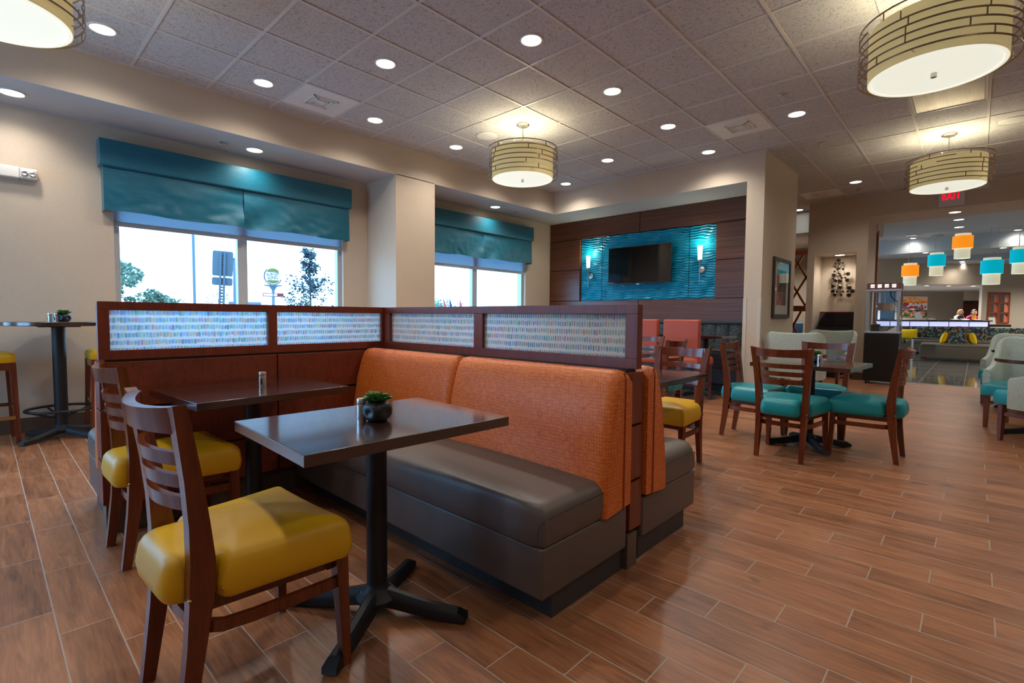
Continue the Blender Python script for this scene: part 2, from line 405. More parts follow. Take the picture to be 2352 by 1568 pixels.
# ------------------------------------------------------------------ geometry helpers
class MB:
    def __init__(s): s.b = bmesh.new(); s.sm = False
    def box(s, x0, x1, y0, y1, z0, z1, bev=0.0, seg=2):
        r = bmesh.ops.create_cube(s.b, size=1.0); vs = r['verts']
        for v in vs:
            v.co = Vector(((x0 + x1) / 2 + v.co.x * (x1 - x0), (y0 + y1) / 2 + v.co.y * (y1 - y0), (z0 + z1) / 2 + v.co.z * (z1 - z0)))
        if bev > 0:
            es = list({e for v in vs for e in v.link_edges})
            bmesh.ops.bevel(s.b, geom=es, offset=bev, segments=seg, affect='EDGES', profile=0.6)
        return s
    def ring_loft(s, rings, cap0=True, cap1=True, closed=False):
        L = [[s.b.verts.new(p) for p in r] for r in rings]
        n = len(L[0])
        pairs = list(zip(L, L[1:])) + ([(L[-1], L[0])] if closed else [])
        for a, b in pairs:
            for i in range(n):
                j = (i + 1) % n
                try: s.b.faces.new((a[i], a[j], b[j], b[i]))
                except ValueError: pass
        if not closed:
            if cap0: s.b.faces.new(L[0][::-1])
            if cap1: s.b.faces.new(L[-1])
        return s
    def cyl(s, p0, p1, r0, r1=None, n=16):
        r1 = r0 if r1 is None else r1
        return s.tube([p0, p1], [r0, r1], n)
    def tube(s, path, rad, n=10, closed=False, flat=None):
        """round (or flat = (w, h) rectangular) sweep along a path"""
        P = [Vector(p) for p in path]; m = len(P)
        R = rad if isinstance(rad, (list, tuple)) else [rad] * m
        rings = []; up = Vector((0, 0, 1))
        for i, p in enumerate(P):
            if closed: t = P[(i + 1) % m] - P[i - 1]
            else: t = P[min(i + 1, m - 1)] - P[max(i - 1, 0)]
            t.normalize()
            ref = up if abs(t.dot(up)) < 0.95 else Vector((1, 0, 0))
            a = t.cross(ref).normalized(); c = a.cross(t).normalized()
            if flat:
                w, h = flat
                ring = [p + a * (w / 2) * sx + c * (h / 2) * sz for sx, sz in ((-1, -1), (1, -1), (1, 1), (-1, 1))]
            else:
                ring = [p + (a * math.cos(2 * PI * k / n) + c * math.sin(2 * PI * k / n)) * R[i] for k in range(n)]
            rings.append(ring)
        return s.ring_loft(rings, closed=closed)
    def lathe(s, prof, c=(0, 0, 0), n=32, cap0=True, cap1=True):
        rings = [[(c[0] + r * math.cos(2 * PI * k / n), c[1] + r * math.sin(2 * PI * k / n), c[2] + z) for k in range(n)] for r, z in prof]
        return s.ring_loft(rings, cap0, cap1)
    def prism(s, poly, lo, hi, axis='y'):
        """poly in the two other axes, extruded along axis"""
        def pt(a, b, h): return {'x': (h, a, b), 'y': (a, h, b), 'z': (a, b, h)}[axis]
        return s.ring_loft([[pt(a, b, lo) for a, b in poly], [pt(a, b, hi) for a, b in poly]])
    def sphere(s, c, r, sx=1, sy=1, sz=1, u=16, v=10):
        m = Matrix.Translation(c) @ Matrix.Diagonal((r * sx, r * sy, r * sz, 1))
        bmesh.ops.create_uvsphere(s.b, u_segments=u, v_segments=v, radius=1.0, matrix=m)
        return s
    def quad(s, a, b, c, d):
        s.b.faces.new([s.b.verts.new(p) for p in (a, b, c, d)]); return s
    def grid(s, nx, ny, f):
        V_ = [[s.b.verts.new(f(i / nx, j / ny)) for j in range(ny + 1)] for i in range(nx + 1)]
        for i in range(nx):
            for j in range(ny):
                s.b.faces.new((V_[i][j], V_[i + 1][j], V_[i + 1][j + 1], V_[i][j + 1]))
        return s
    def xf(s, loc=(0, 0, 0), rz=0.0, rx=0.0, ry=0.0):
        m = Matrix.Translation(loc) @ Matrix.Rotation(rz, 4, 'Z') @ Matrix.Rotation(ry, 4, 'Y') @ Matrix.Rotation(rx, 4, 'X')
        s.b.transform(m); return s
    def build(s, name, mat, parent=None, smooth=False, loc=None, rz=None, bevel=0.0):
        if bevel:
            es = [e for e in s.b.edges if len(e.link_faces) == 2 and e.calc_face_angle(0) > 0.6]
            bmesh.ops.bevel(s.b, geom=es, offset=bevel, segments=2, affect='EDGES', profile=0.6)
        bmesh.ops.recalc_face_normals(s.b, faces=s.b.faces)
        me = bpy.data.meshes.new(name); s.b.to_mesh(me); s.b.free()
        if smooth:
            for p in me.polygons: p.use_smooth = True
            if smooth is not True:
                me.set_sharp_from_angle(angle=smooth)
            else:
                me.set_sharp_from_angle(angle=0.7)
        o = bpy.data.objects.new(name, me); COL.objects.link(o)
        if mat is not None: me.materials.append(M[mat] if isinstance(mat, str) else mat)
        if parent is not None: o.parent = parent
        if loc is not None: o.location = loc
        if rz is not None: o.rotation_euler = (0, 0, rz)
        return o

def tag(o, label, cat, group=None):
    o['label'] = label; o['category'] = cat
    if group: o['group'] = group
    return o
def thing(name, label, cat, loc=(0, 0, 0), rz=0.0, group=None):
    o = bpy.data.objects.new(name, None); COL.objects.link(o)
    o.empty_display_size = 0.05
    o.location = loc; o.rotation_euler = (0, 0, rz)
    return tag(o, label, cat, group)
def struct(o):
    o['kind'] = 'structure'; return o
def dup(root, loc, rz=0.0, label=None, group=None, swap=None):
    """a copy of a thing with copies of its parts and sub-parts (mesh data shared)"""
    r = root.copy(); COL.objects.link(r); r.location = loc; r.rotation_euler = (0, 0, rz)
    if label: r['label'] = label
    if group: r['group'] = group
    def rec(a, b):
        for ch in list(a.children):
            c = ch.copy(); COL.objects.link(c); c.parent = b
            rec(ch, c)
    rec(root, r)
    return r
_KIDS = None

def roundpoly(pts, r, n=5):
    out = []; m = len(pts)
    for i in range(m):
        p = Vector(pts[i]); a = Vector(pts[i - 1]) - p; b = Vector(pts[(i + 1) % m]) - p
        rr = r[i] if isinstance(r, (list, tuple)) else r
        a.normalize(); b.normalize()
        ang = a.angle(b); d = rr / math.tan(ang / 2)
        p0 = p + a * d; p1 = p + b * d
        for k in range(n + 1):
            t = k / n
            out.append(((p0 * (1 - t) + p * t) * (1 - t) + (p * (1 - t) + p1 * t) * t))
    return [(q.x, q.y) for q in out]
def resample(pts, n):
    P = [Vector(p) for p in pts]; m = len(P)
    L = [0]
    for i in range(m): L.append(L[-1] + (P[(i + 1) % m] - P[i]).length)
    out = []
    for k in range(n):
        d = L[-1] * k / n
        for i in range(m):
            if L[i + 1] >= d:
                t = (d - L[i]) / max(1e-9, L[i + 1] - L[i]); out.append(P[i].lerp(P[(i + 1) % m], t)); break
    return out
def cushion(*a, **k): return cushion_as(MB, *a, **k)
def cushion_as(CLS, outline, z0, z1, r=0.03, crown=0.02, n=56, belly=0.0, rb=None):
    """soft pad: rounded edges, a crowned top, sides that may swell"""
    P = resample(outline, n); c = sum(P, Vector((0, 0))) / n
    rb = r * 0.5 if rb is None else rb
    def inset(d):
        out = []
        for p in P:
            v = p - c; l = v.length; out.append(c + v * max(0.02, (l - d) / l))
        return out
    def ringz(d, z): return [(q.x, q.y, z) for q in inset(d)]
    rings = [ringz(rb * 1.2, z0), ringz(rb * 0.35, z0 + rb * 0.25), ringz(-belly * 0.3, z0 + rb)]
    zm = (z0 + rb + z1 - r) / 2
    rings.append(ringz(-belly, zm))
    for k in range(5):
        a = PI / 2 * k / 4
        rings.append(ringz(r * (1 - math.cos(a)) - belly * 0.3 * math.cos(a), z1 - r + r * math.sin(a)))
    m = CLS()
    for f in (0.82, 0.6, 0.35, 0.12):
        base = [Vector((x, y)) for x, y, z in rings[8]]
        for _ in range(int(26 * (1 - f))): base = [(base[i - 1] + base[i] * 2 + base[(i + 1) % n]) / 4 for i in range(n)]
        last = [c + (q - c) * f for q in base]
        rings.append([(q.x, q.y, z1 + crown * (1 - f * f)) for q in last])
    m.ring_loft(rings)
    return m
def arc(cx, cy, r, a0, a1, n):
    return [(cx + r * math.cos(a0 + (a1 - a0) * k / n), cy + r * math.sin(a0 + (a1 - a0) * k / n)) for k in range(n + 1)]
def text_mesh(txt, size, depth, name, mat, parent=None, space=1.0, bold=0.0):
    cu = bpy.data.curves.new(name + '_curve', 'FONT'); cu.body = txt; cu.size = size; cu.extrude = depth
    cu.offset = bold; cu.align_x = 'CENTER'; cu.align_y = 'CENTER'; cu.space_character = space
    o = bpy.data.objects.new(name + '_tmp', cu); COL.objects.link(o)
    bpy.context.view_layer.update()
    me = bpy.data.meshes.new_from_object(o.evaluated_get(bpy.context.evaluated_depsgraph_get()))
    COL.objects.unlink(o); bpy.data.objects.remove(o)
    me.name = name; me.materials.clear(); me.materials.append(M[mat])
    ob = bpy.data.objects.new(name, me); COL.objects.link(ob)
    if parent: ob.parent = parent
    return ob
def ordinal(i): return ['first', 'second', 'third', 'fourth', 'fifth', 'sixth', 'seventh', 'eighth'][i]

# ------------------------------------------------------------------ camera
FPX = 1138.98
yaw, pit, rol = math.radians(-43.0212), math.radians(-2.8574), math.radians(0.4685)
CAMZ = 1.13
ff = Vector((math.sin(yaw) * math.cos(pit), math.cos(yaw) * math.cos(pit), math.sin(pit)))
r0 = Vector((math.cos(yaw), -math.sin(yaw), 0)); u0 = r0.cross(ff)
rr_ = r0 * math.cos(rol) + u0 * math.sin(rol); uu_ = u0 * math.cos(rol) - r0 * math.sin(rol)
cam = bpy.data.cameras.new('camera'); cam.sensor_width = 36.0; cam.lens = FPX * 36.0 / 2352.0
cam.clip_start = 0.05; cam.clip_end = 500
camo = bpy.data.objects.new('camera', cam); COL.objects.link(camo)
camo.matrix_world = Matrix(((rr_.x, uu_.x, -ff.x, 0), (rr_.y, uu_.y, -ff.y, 0), (rr_.z, uu_.z, -ff.z, CAMZ), (0, 0, 0, 1)))
SC.camera = camo

# ------------------------------------------------------------------ the room
ZC = 3.41; ZS = 3.03; XB = -5.78; XW = -6.52; YB = 7.31; YT = 8.12; YN = 11.22
XR = 3.6; YK = -3.2
W = MB()
# floor: wood look plank to the lobby edge, then polished tile
f = MB().box(XW - 0.3, XR, YK, 11.32, -0.12, 0.0).build('floor', 'floor'); struct(f)
f = MB().box(-7.5, 6.0, 11.50, 36, -0.12, 0.0).build('floor', 'tile_dark'); struct(f)
f = MB().box(-7.5, 6.0, 11.32, 11.50, -0.12, 0.0005).build('floor', 'tile_band'); struct(f)
# main ceiling
c = MB().box(-6.8, XR, YK, 12.0, ZC, ZC + 0.12).build('ceiling', 'tile'); struct(c)
# T bar grid
TS = 0.614; GX0 = -3.057; GY0 = 3.475
m = MB()
k = -8
xs = [GX0 + TS * i for i in range(-5, 12)]; ys = [GY0 + TS * j for j in range(-11, 14)]
for x in xs:
    if XB < x < XR: m.box(x - 0.012, x + 0.012, YK, 12.0, ZC - 0.007, ZC + 0.002)
for y in ys:
    m.box(XB, XR, y - 0.012, y + 0.012, ZC - 0.006, ZC + 0.002)
m.box(XB, XB + 0.02, YK, YB, ZC - 0.008, ZC); m.box(XB, -2.16, YB - 0.02, YB, ZC - 0.008, ZC)
m.box(-2.16, -2.14, YB, 8.97, ZC - 0.008, ZC); m.box(-2.48, XR, YN - 0.02, YN, ZC - 0.008, ZC)
for i in range(-12, -4):
    m.box(GX0 + TS * i - 0.012, GX0 + TS * i + 0.012, 8.97, 12.0, ZC - 0.007, ZC + 0.002)
g_ = m.build('trim_1', 'tbar'); struct(g_)

# left wall with the window holes
HO = [(0.965, 3.50), (4.99, 7.36), (-3.05, -0.75)]
ZW0, ZW1 = 0.72, 2.62
m = MB()
T = 0.22
m.box(XW - T, XW, YK, 8.4, 0, ZW0); m.box(XW - T, XW, YK, 8.4, ZW1, 3.5)
edges = [YK] + sorted([e for h in HO for e in h]) + [8.4]
for a, b in zip(edges[0::2], edges[1::2]): m.box(XW - T, XW, a, b, ZW0, ZW1)
struct(m.build('wall_left', 'wall'))
# bulkhead along the window wall, two alcoves and the column between them
m = MB()
m.box(XB - 0.04, XB, YK, YB + 0.04, ZS + 0.001, ZC + 0.05)
m.box(XB, -2.39, YB, YB + 0.04, ZS + 0.001, ZC + 0.05)
m.box(XW, XB, 3.874, 4.535, 0, ZS + 0.01)
m.box(-2.39, -2.16, YB, 8.97, 0, ZC + 0.05)
struct(m.build('wall_bulkhead', 'wall'))
m = MB()
m.box(XW - 0.1, XB - 0.04, YK, 8.3, ZS, ZS + 0.06)
m.box(XB - 0.04, -2.39, YB + 0.04, 8.3, ZS, ZS + 0.06)
m.box(XB - 0.04, XB - 0.0005, YK, YB + 0.0395, ZS - 0.002, ZS + 0.001); m.box(XB - 0.0005, -2.39, YB + 0.0005, YB + 0.04, ZS - 0.002, ZS + 0.001)
struct(m.build('ceiling', 'soffit'))
# TV wall behind its panels
struct(MB().box(XW - 0.2, -2.39, YT + 0.10, YT + 0.3, 0, 3.5).build('wall_screen_side', 'wall_dark'))
# niche wall, opening header, return
m = MB()
NX0, NX1, NXR = -2.36, -1.675, -1.505
m.box(-2.48, NX0, YN, 11.9, 0, ZC + 0.05); m.box(NX1, NXR, YN, 12.2, 0, ZC + 0.05)
m.box(NX0, NX1, YN, 11.9, 2.39, ZC + 0.05); m.box(NX0, NX1, 11.82, 11.9, 0, 2.39)
m.box(NXR, XR, YN, 12.25, ZS, ZC + 0.5)
m.box(1.9, XR, YN, 12.25, 0, ZS)
struct(m.build('wall_niche_side', 'wall'))
# room closing: right and rear walls out of the picture
m = MB()
m.box(XR, XR + 0.2, YK, 12.25, 0, 3.6)
struct(m.build('wall_right', 'wall'))
m = MB()
RW = [(-5.6, -3.6)]  # rear window added out of view to let in blue daylight as fill
m.box(XW - 0.2, XR, YK - 0.2, YK, 0, 0.5); m.box(XW - 0.2, XR, YK - 0.2, YK, 2.7, 3.6)
for a, b in ((XW - 0.2, RW[0][0]), (RW[0][1], XR)): m.box(a, b, YK - 0.2, YK, 0.5, 2.7)
struct(m.build('wall_rear', 'wall'))
for i, (a, b) in enumerate(RW):
    w_ = thing('window_%d' % (5 + i), '', '', (0, YK - 0.1, 0)); del w_['label']; del w_['category']; w_['kind'] = 'structure'
    q = MB(); q.box(a, a + 0.05, -0.04, 0.04, 0.5, 2.7); q.box(b - 0.05, b, -0.04, 0.04, 0.5, 2.7); q.box(a, b, -0.04, 0.04, 0.5, 0.55); q.box(a, b, -0.04, 0.04, 2.65, 2.7); q.box((a + b) / 2 - 0.03, (a + b) / 2 + 0.03, -0.04, 0.04, 0.5, 2.7)
    q.build('window_frame', 'alu', w_)
    MB().box(a + 0.05, b - 0.05, -0.004, 0.004, 0.55, 2.65).build('pane', 'glass', w_)
# side room seen through the gap by the lattice
m = MB()
m.box(-6.5, -2.48, 14.6, 14.8, 0, 3.6); m.box(-6.5, -6.3, 8.42, 14.8, 0, 3.6)
m.box(-2.62, -2.48, 11.9, 14.6, 0, 3.6)
struct(m.build('wall_side_room', 'wall_dark'))
struct(MB().box(-6.5, -2.48, 12.0, 14.7, ZC - 0.45, ZC + 0.1).build('ceiling', 'soffit'))
struct(MB().box(-6.82, -2.6, 11.32, 14.8, -0.12, 0.0005).build('floor', 'floor'))
# baseboards
m = MB()
m.box(XW, XW + 0.014, YK, 3.874, 0, 0.14); m.box(XW, XW + 0.014, 4.535, YT, 0, 0.14)
struct(m.build('baseboard_left', 'base_tile'))
m = MB()
m.box(-2.405, -2.39 + 0.0, YB - 0.012, 7.34, 0, 0.14)
m.box(-2.40, -2.148, YB - 0.012, YB, 0, 0.14); m.box(-2.16, -2.148, YB, 8.97, 0, 0.14)
m.box(-2.48, NX0, YN - 0.012, YN, 0, 0.14); m.box(NX1, NXR + 0.012, YN - 0.012, YN, 0, 0.14); m.box(NXR, NXR + 0.012, YN, 12.2, 0, 0.14)
struct(m.build('baseboard_column', 'base_tile'))
# corner guards
m = MB()
for (x0, x1, y0, y1) in ((-2.393, -2.345, YB - 0.006, YB), (-2.395, -2.39, YB - 0.006, YB + 0.045), (-2.205, -2.157, YB - 0.006, YB), (-2.16, -2.154, YB - 0.006, YB + 0.045),
                         (-2.483, -2.435, YN - 0.006, YN), (NX0 - 0.045, NX0 + 0.003, YN - 0.006, YN), (NX1 - 0.003, NX1 + 0.045, YN - 0.006, YN), (NXR - 0.045, NXR + 0.003, YN - 0.006, YN), (NXR, NXR + 0.006, YN - 0.006, YN + 0.05)):
    m.box(x0, x1, y0, y1, 0.14, 1.42)
struct(m.build('trim_2', 'guard'))

# ------------------------------------------------------------------ windows
def window(n, y0, y1, mul):
    xg = XW - 0.10
    w = thing('window_%d' % n, 'wide aluminium window in the left wall', 'window', (xg, 0, 0)); del w['label']; del w['category']; w['kind'] = 'structure'
    m = MB(); fw = 0.055
    m.box(-0.04, 0.04, y0, y0 + fw, ZW0, ZW1); m.box(-0.04, 0.04, y1 - fw, y1, ZW0, ZW1)
    m.box(-0.04, 0.04, y0, y1, ZW0, ZW0 + fw); m.box(-0.04, 0.04, y0, y1, ZW1 - fw, ZW1)
    m.box(-0.04, 0.04, mul - 0.055, mul + 0.055, ZW0, ZW1)
    m.build('window_frame', 'alu', w, bevel=0.004)
    for a, b in ((y0 + fw, mul - 0.055), (mul + 0.055, y1 - fw)):
        MB().box(-0.004, 0.004, a, b, ZW0 + fw, ZW1 - fw).build('pane', 'glass', w)
    MB().box(0.04, 0.14, y0, y1, ZW0 - 0.03, ZW0).build('sill', 'white', w)
    return w
window(1, HO[0][0], HO[0][1], 2.21)
window(2, HO[1][0], HO[1][1], 6.06)
window(3, HO[2][0], HO[2][1], -1.9)

def roller_shade(y0, y1, mul, zb, label, label2=None):
    t = thing('roller_shade', label, 'shade', (XW - 0.035, 0, 0), 0, None)
    MB().box(-0.001, 0.001, y0, y1, zb + 0.045, ZW1 - 0.06).build('shade_cloth', 'shade_cloth', t)
    MB().box(-0.009, 0.009, y0 - 0.005, y1 + 0.005, zb, zb + 0.048, 0.004).build('hem_bar', 'alu', t)
    MB().cyl((0, y0, ZW1 - 0.04), (0, y1, ZW1 - 0.04), 0.022).build('roller', 'alu', t, True)
roller_shade(HO[0][0] + 0.01, HO[0][1] - 0.01, 2.21, 2.035, 'translucent blue roller shade pulled down a little in the larger left window')
roller_shade(HO[1][0] + 0.01, HO[1][1] - 0.01, 6.06, 1.965, 'translucent blue roller shade pulled down a little in the smaller window by the wood wall')

def valance(y0, y1, split, label):
    t = thing('window_valance', label, 'valance', (XW, 0, 0))
    D = 0.16
    m = MB()
    m.box(0.002, D, y0, y1, 2.60, 2.862, 0.012, 3)
    m.build('cornice', 'valance', t, True)
    a0, a1 = y0 + 0.03, y1 - 0.03
    for k, (a, b) in enumerate(((a0, split - 0.004), (split + 0.004, a1))):
        def f(u, v, a=a, b=b, k=k):
            y = a + (b - a) * u; z = 2.605 - 0.445 * v
            s = (u if k == 0 else 1 - u)          # near the split the cloth puckers
            puck = max(0, s - 0.45) * 0.055 * v * math.sin(10 * u + 5 * v) + 0.014 * v * noise.noise((y * 5, v * 2.2, 3)) + 0.011 * v * noise.noise((y * 11, v * 6, 7))
            z += 0.008 * v * math.sin(y * 7 + k) - 0.02 * v * max(0, s - 0.6)
            return (D - 0.035 + puck + 0.012 * v, y, z)
        m = MB().grid(48, 22, f)
        m.grid(48, 2, lambda u, v, f=f: tuple(Vector(f(u, 1.0)) + Vector((-0.008 * v, 0, 0.012 * v))))
        m.build('skirt_panel', 'valance', t, True)
    for yy, sgn in ((a0, -1), (a1, 1)):
        MB().grid(3, 6, lambda u, v, yy=yy: (0.002 + (D - 0.037) * u + 0.012 * v * u, yy, 2.605 - 0.445 * v)).build('skirt_return', 'valance', t, True)
valance(0.845, 3.555, 2.168, 'long teal fabric valance over the large window at left')
valance(4.93, 7.42, 6.085, 'shorter teal fabric valance over the window next to the dark wood wall')

# ------------------------------------------------------------------ panels of the TV wall
wall = bpy.data.objects['wall_screen_side']
RX0, RX1, RZ0, RZ1 = -5.757, -3.108, 1.455, 2.668
yf, yb = YT, YT + 0.098
gp = 0.006
def wp(x0, x1, z0, z1):
    MB().box(x0 + gp, x1 - gp, yf, yb, z0 + gp, z1 - gp, 0.002).build('wood_panel', 'zebrano', wall)
wp(XW, -4.466, RZ1, ZS); wp(-4.466, -2.39, RZ1, ZS)
wp(XW, RX0, 2.07, RZ1); wp(XW, RX0, 1.455, 2.07)
wp(RX1, -2.39, 2.07, RZ1); wp(RX1, -2.39, 1.455, 2.07)
wp(XW, -4.466, 1.0, RZ0); wp(-4.466, -2.39, 1.0, RZ0)
def wave_panel(x0, x1):
    x0 += 0.005; x1 -= 0.005
    z0, z1 = RZ0 + 0.004, RZ1 - 0.004
    def f(u, v):
        x = x0 + (x1 - x0) * u; z = z0 + (z1 - z0) * v
        ph = 2 * PI * z / 0.042 + 1.3 * math.sin(x * 13.0 + 2.6 * math.sin(z * 9.0)) + 0.9 * math.sin(x * 29.0 - z * 17.0) + 2.4 * noise.noise((x * 1.6, z * 1.3, 0.5))
        amp = 0.5 + 0.9 * noise.noise((x * 8.0, z * 18.0, 4.0))
        return (x, yf + 0.050 - 0.011 * (0.35 + amp) * math.sin(ph), z)
    MB().grid(int((x1 - x0) / 0.014), 240, f).build('wave_panel', 'wave', wall, True)
wave_panel(RX0, -5.275); wave_panel(-5.275, -3.562); wave_panel(-3.562, RX1)
MB().box(RX0, RX1, yf + 0.062, yf + 0.07, RZ0, RZ1).build('wave_backing', 'black', wall)

# ------------------------------------------------------------------ ceiling fittings
def downlight(x, y, z, label, group, proto=[None]):
    if proto[0] is None:
        t = thing('recessed_downlight', label, 'ceiling light', (x, y, z), 0, group)
        m = MB().lathe([(0.098, 0.0), (0.098, -0.006), (0.084, -0.009), (0.078, -0.003), (0.078, 0.0)], n=32, cap0=False, cap1=False)
        m.build('trim_ring', 'white', t, True)
        MB().lathe([(0.079, -0.001), (0.079, -0.004), (0.001, -0.005)], n=32).build('lens', 'led', t, True)
        proto[0] = t
    else:
        t = dup(proto[0], (x, y, z), 0, label, group)
    return t
LIGHTS = []
rowsx = {-5.215: ('the row nearest the windows', [0.74, 1.972, 3.215, 4.451, 5.68, 6.906]),
         -3.995: ('the second row from the windows', [2.573, 6.283]),
         -2.768: ('the third row from the windows', [3.17, 4.418, 5.661, 6.885]),
         -1.545: ('the row past the corner column', [6.27, 9.979])}
for x, (rn, yy) in rowsx.items():
    for i, y in enumerate(yy):
        pl = ordinal(i)
        lab = 'round recessed ceiling light, %s from the camera in %s' % (pl, rn)
        downlight(x, y, ZC, lab, 'recessed ceiling lights'); LIGHTS.append((x, y, ZC, 1.0))
for y, lab in ((0.242, 'round downlight in the alcove soffit at far left, above the emergency light'), (2.222, 'round downlight in the soffit over the long teal valance'), (6.154, 'round downlight in the soffit over the shorter teal valance')):
    downlight(-6.165, y, ZS, lab, 'recessed ceiling lights'); LIGHTS.append((-6.165, y, ZS, 0.55))
downlight(-2.8, 11.75, ZC, 'round downlight seen in the gap beyond the corner column', 'recessed ceiling lights'); LIGHTS.append((-2.8, 11.6, ZC, 0.12))
downlight(-1.99, 11.52, 2.39, 'small round downlight in the top of the wall niche', 'recessed ceiling lights'); LIGHTS.append((-1.99, 11.52, 2.39, 0.5))
downlight(-0.34, 11.74, ZS, 'round downlight under the header below the exit sign', 'recessed ceiling lights'); LIGHTS.append((-0.34, 11.74, ZS, 0.5))

def vent(x, y, label):
    t = thing('air_vent', label, 'vent', (x, y, ZC))
    h = TS / 2 - 0.014
    MB().box(-h, h, -h, h, -0.006, 0.0, 0.002).build('face_plate', 'white', t)
    m = MB()
    for i, s in enumerate((0.135, 0.10, 0.065)):
        w = 0.012
        m.box(-s, s, -s, -s + w, -0.016 + 0.002 * i, -0.006); m.box(-s, s, s - w, s, -0.016 + 0.002 * i, -0.006)
        m.box(-s, -s + w, -s, s, -0.016 + 0.002 * i, -0.006); m.box(s - w, s, -s, s, -0.016 + 0.002 * i, -0.006)
    m.box(-0.04, 0.04, -0.04, 0.04, -0.014, -0.006)
    m.build('louvre', 'white', t)
vent(-5.208, 2.555, 'square white air vent panel in the ceiling at left by the window bulkhead')
vent(-2.138, 6.238, 'square white air vent panel in the ceiling left of the corner column')
vent(-2.138, 10.53, 'square white air vent panel in the ceiling past the corner column')
def speaker(x, y, label):
    t = thing('ceiling_speaker', label, 'speaker', (x, y, ZC))
    MB().lathe([(0.135, 0.0), (0.135, -0.006), (0.122, -0.012)], n=40, cap0=False, cap1=False).build('rim', 'white', t, True)
    MB().lathe([(0.123, -0.006), (0.123, -0.010), (0.001, -0.013)], n=40).build('grille', 'white', t, True)
speaker(-4.61, 4.441, 'round white ceiling speaker left of the middle drum pendant')
speaker(0.232, 8.087, 'round white ceiling speaker at the right edge by the far drum pendant')
def sprinkler(x, y, z, label):
    t = thing('fire_sprinkler', label, 'sprinkler', (x, y, z)); t.scale = (1.3, 1.3, 1.3)
    MB().lathe([(0.035, 0.0), (0.036, -0.004), (0.02, -0.010)], n=20).build('escutcheon', 'steel', t, True)
    m = MB().cyl((0, 0, -0.008), (0, 0, -0.022), 0.009, n=10)
    m.tube([(0.009, 0, -0.02), (0.014, 0, -0.03), (0.004, 0, -0.044)], 0.0025, 6).tube([(-0.009, 0, -0.02), (-0.014, 0, -0.03), (-0.004, 0, -0.044)], 0.0025, 6)
    m.build('frame', 'steel', t, True)
    MB().lathe([(0.018, -0.044), (0.018, -0.047)], n=12).build('deflector', 'steel', t)
for x, y, z, l in ((-1.526, 5.63, ZC, 'small ceiling sprinkler nearest the large drum pendant at upper right'), (-1.545, 7.507, ZC, 'small ceiling sprinkler beside the corner column'),
                   (-1.576, 10.607, ZC, 'small ceiling sprinkler by the header near the niche'), (-6.157, 1.902, ZS, 'small sprinkler in the soffit over the long valance'),
                   (-6.176, 6.718, ZS, 'small sprinkler in the soffit over the shorter valance')): sprinkler(x, y, z, l)
t = thing('light_troffer', 'prismatic fluorescent ceiling panel behind the large drum pendant', 'ceiling light', (-0.294, 6.545, ZC))
h = TS / 2 - 0.012
m = MB(); m.box(-h, h, -TS - 0.29, -TS - 0.275, -0.012, 0); m.box(-h, h, 0.595, 0.61, -0.012, 0); m.box(-h, -h + 0.02, -0.9, 0.61, -0.012, 0); m.box(h - 0.02, h, -0.9, 0.61, -0.012, 0)
m.build('troffer_frame', 'white', t)
m = MB()
nn = 60
for i in range(nn):
    x0 = -h + 0.02 + (2 * h - 0.04) * i / nn; x1 = -h + 0.02 + (2 * h - 0.04) * (i + 1) / nn; xm = (x0 + x1) / 2
    m.quad((x0, -0.88, -0.004), (xm, -0.88, -0.009), (xm, 0.595, -0.009), (x0, 0.595, -0.004)); m.quad((xm, -0.88, -0.009), (x1, -0.88, -0.004), (x1, 0.595, -0.004), (xm, 0.595, -0.009))
m.build('prismatic_lens', 'steel', t)

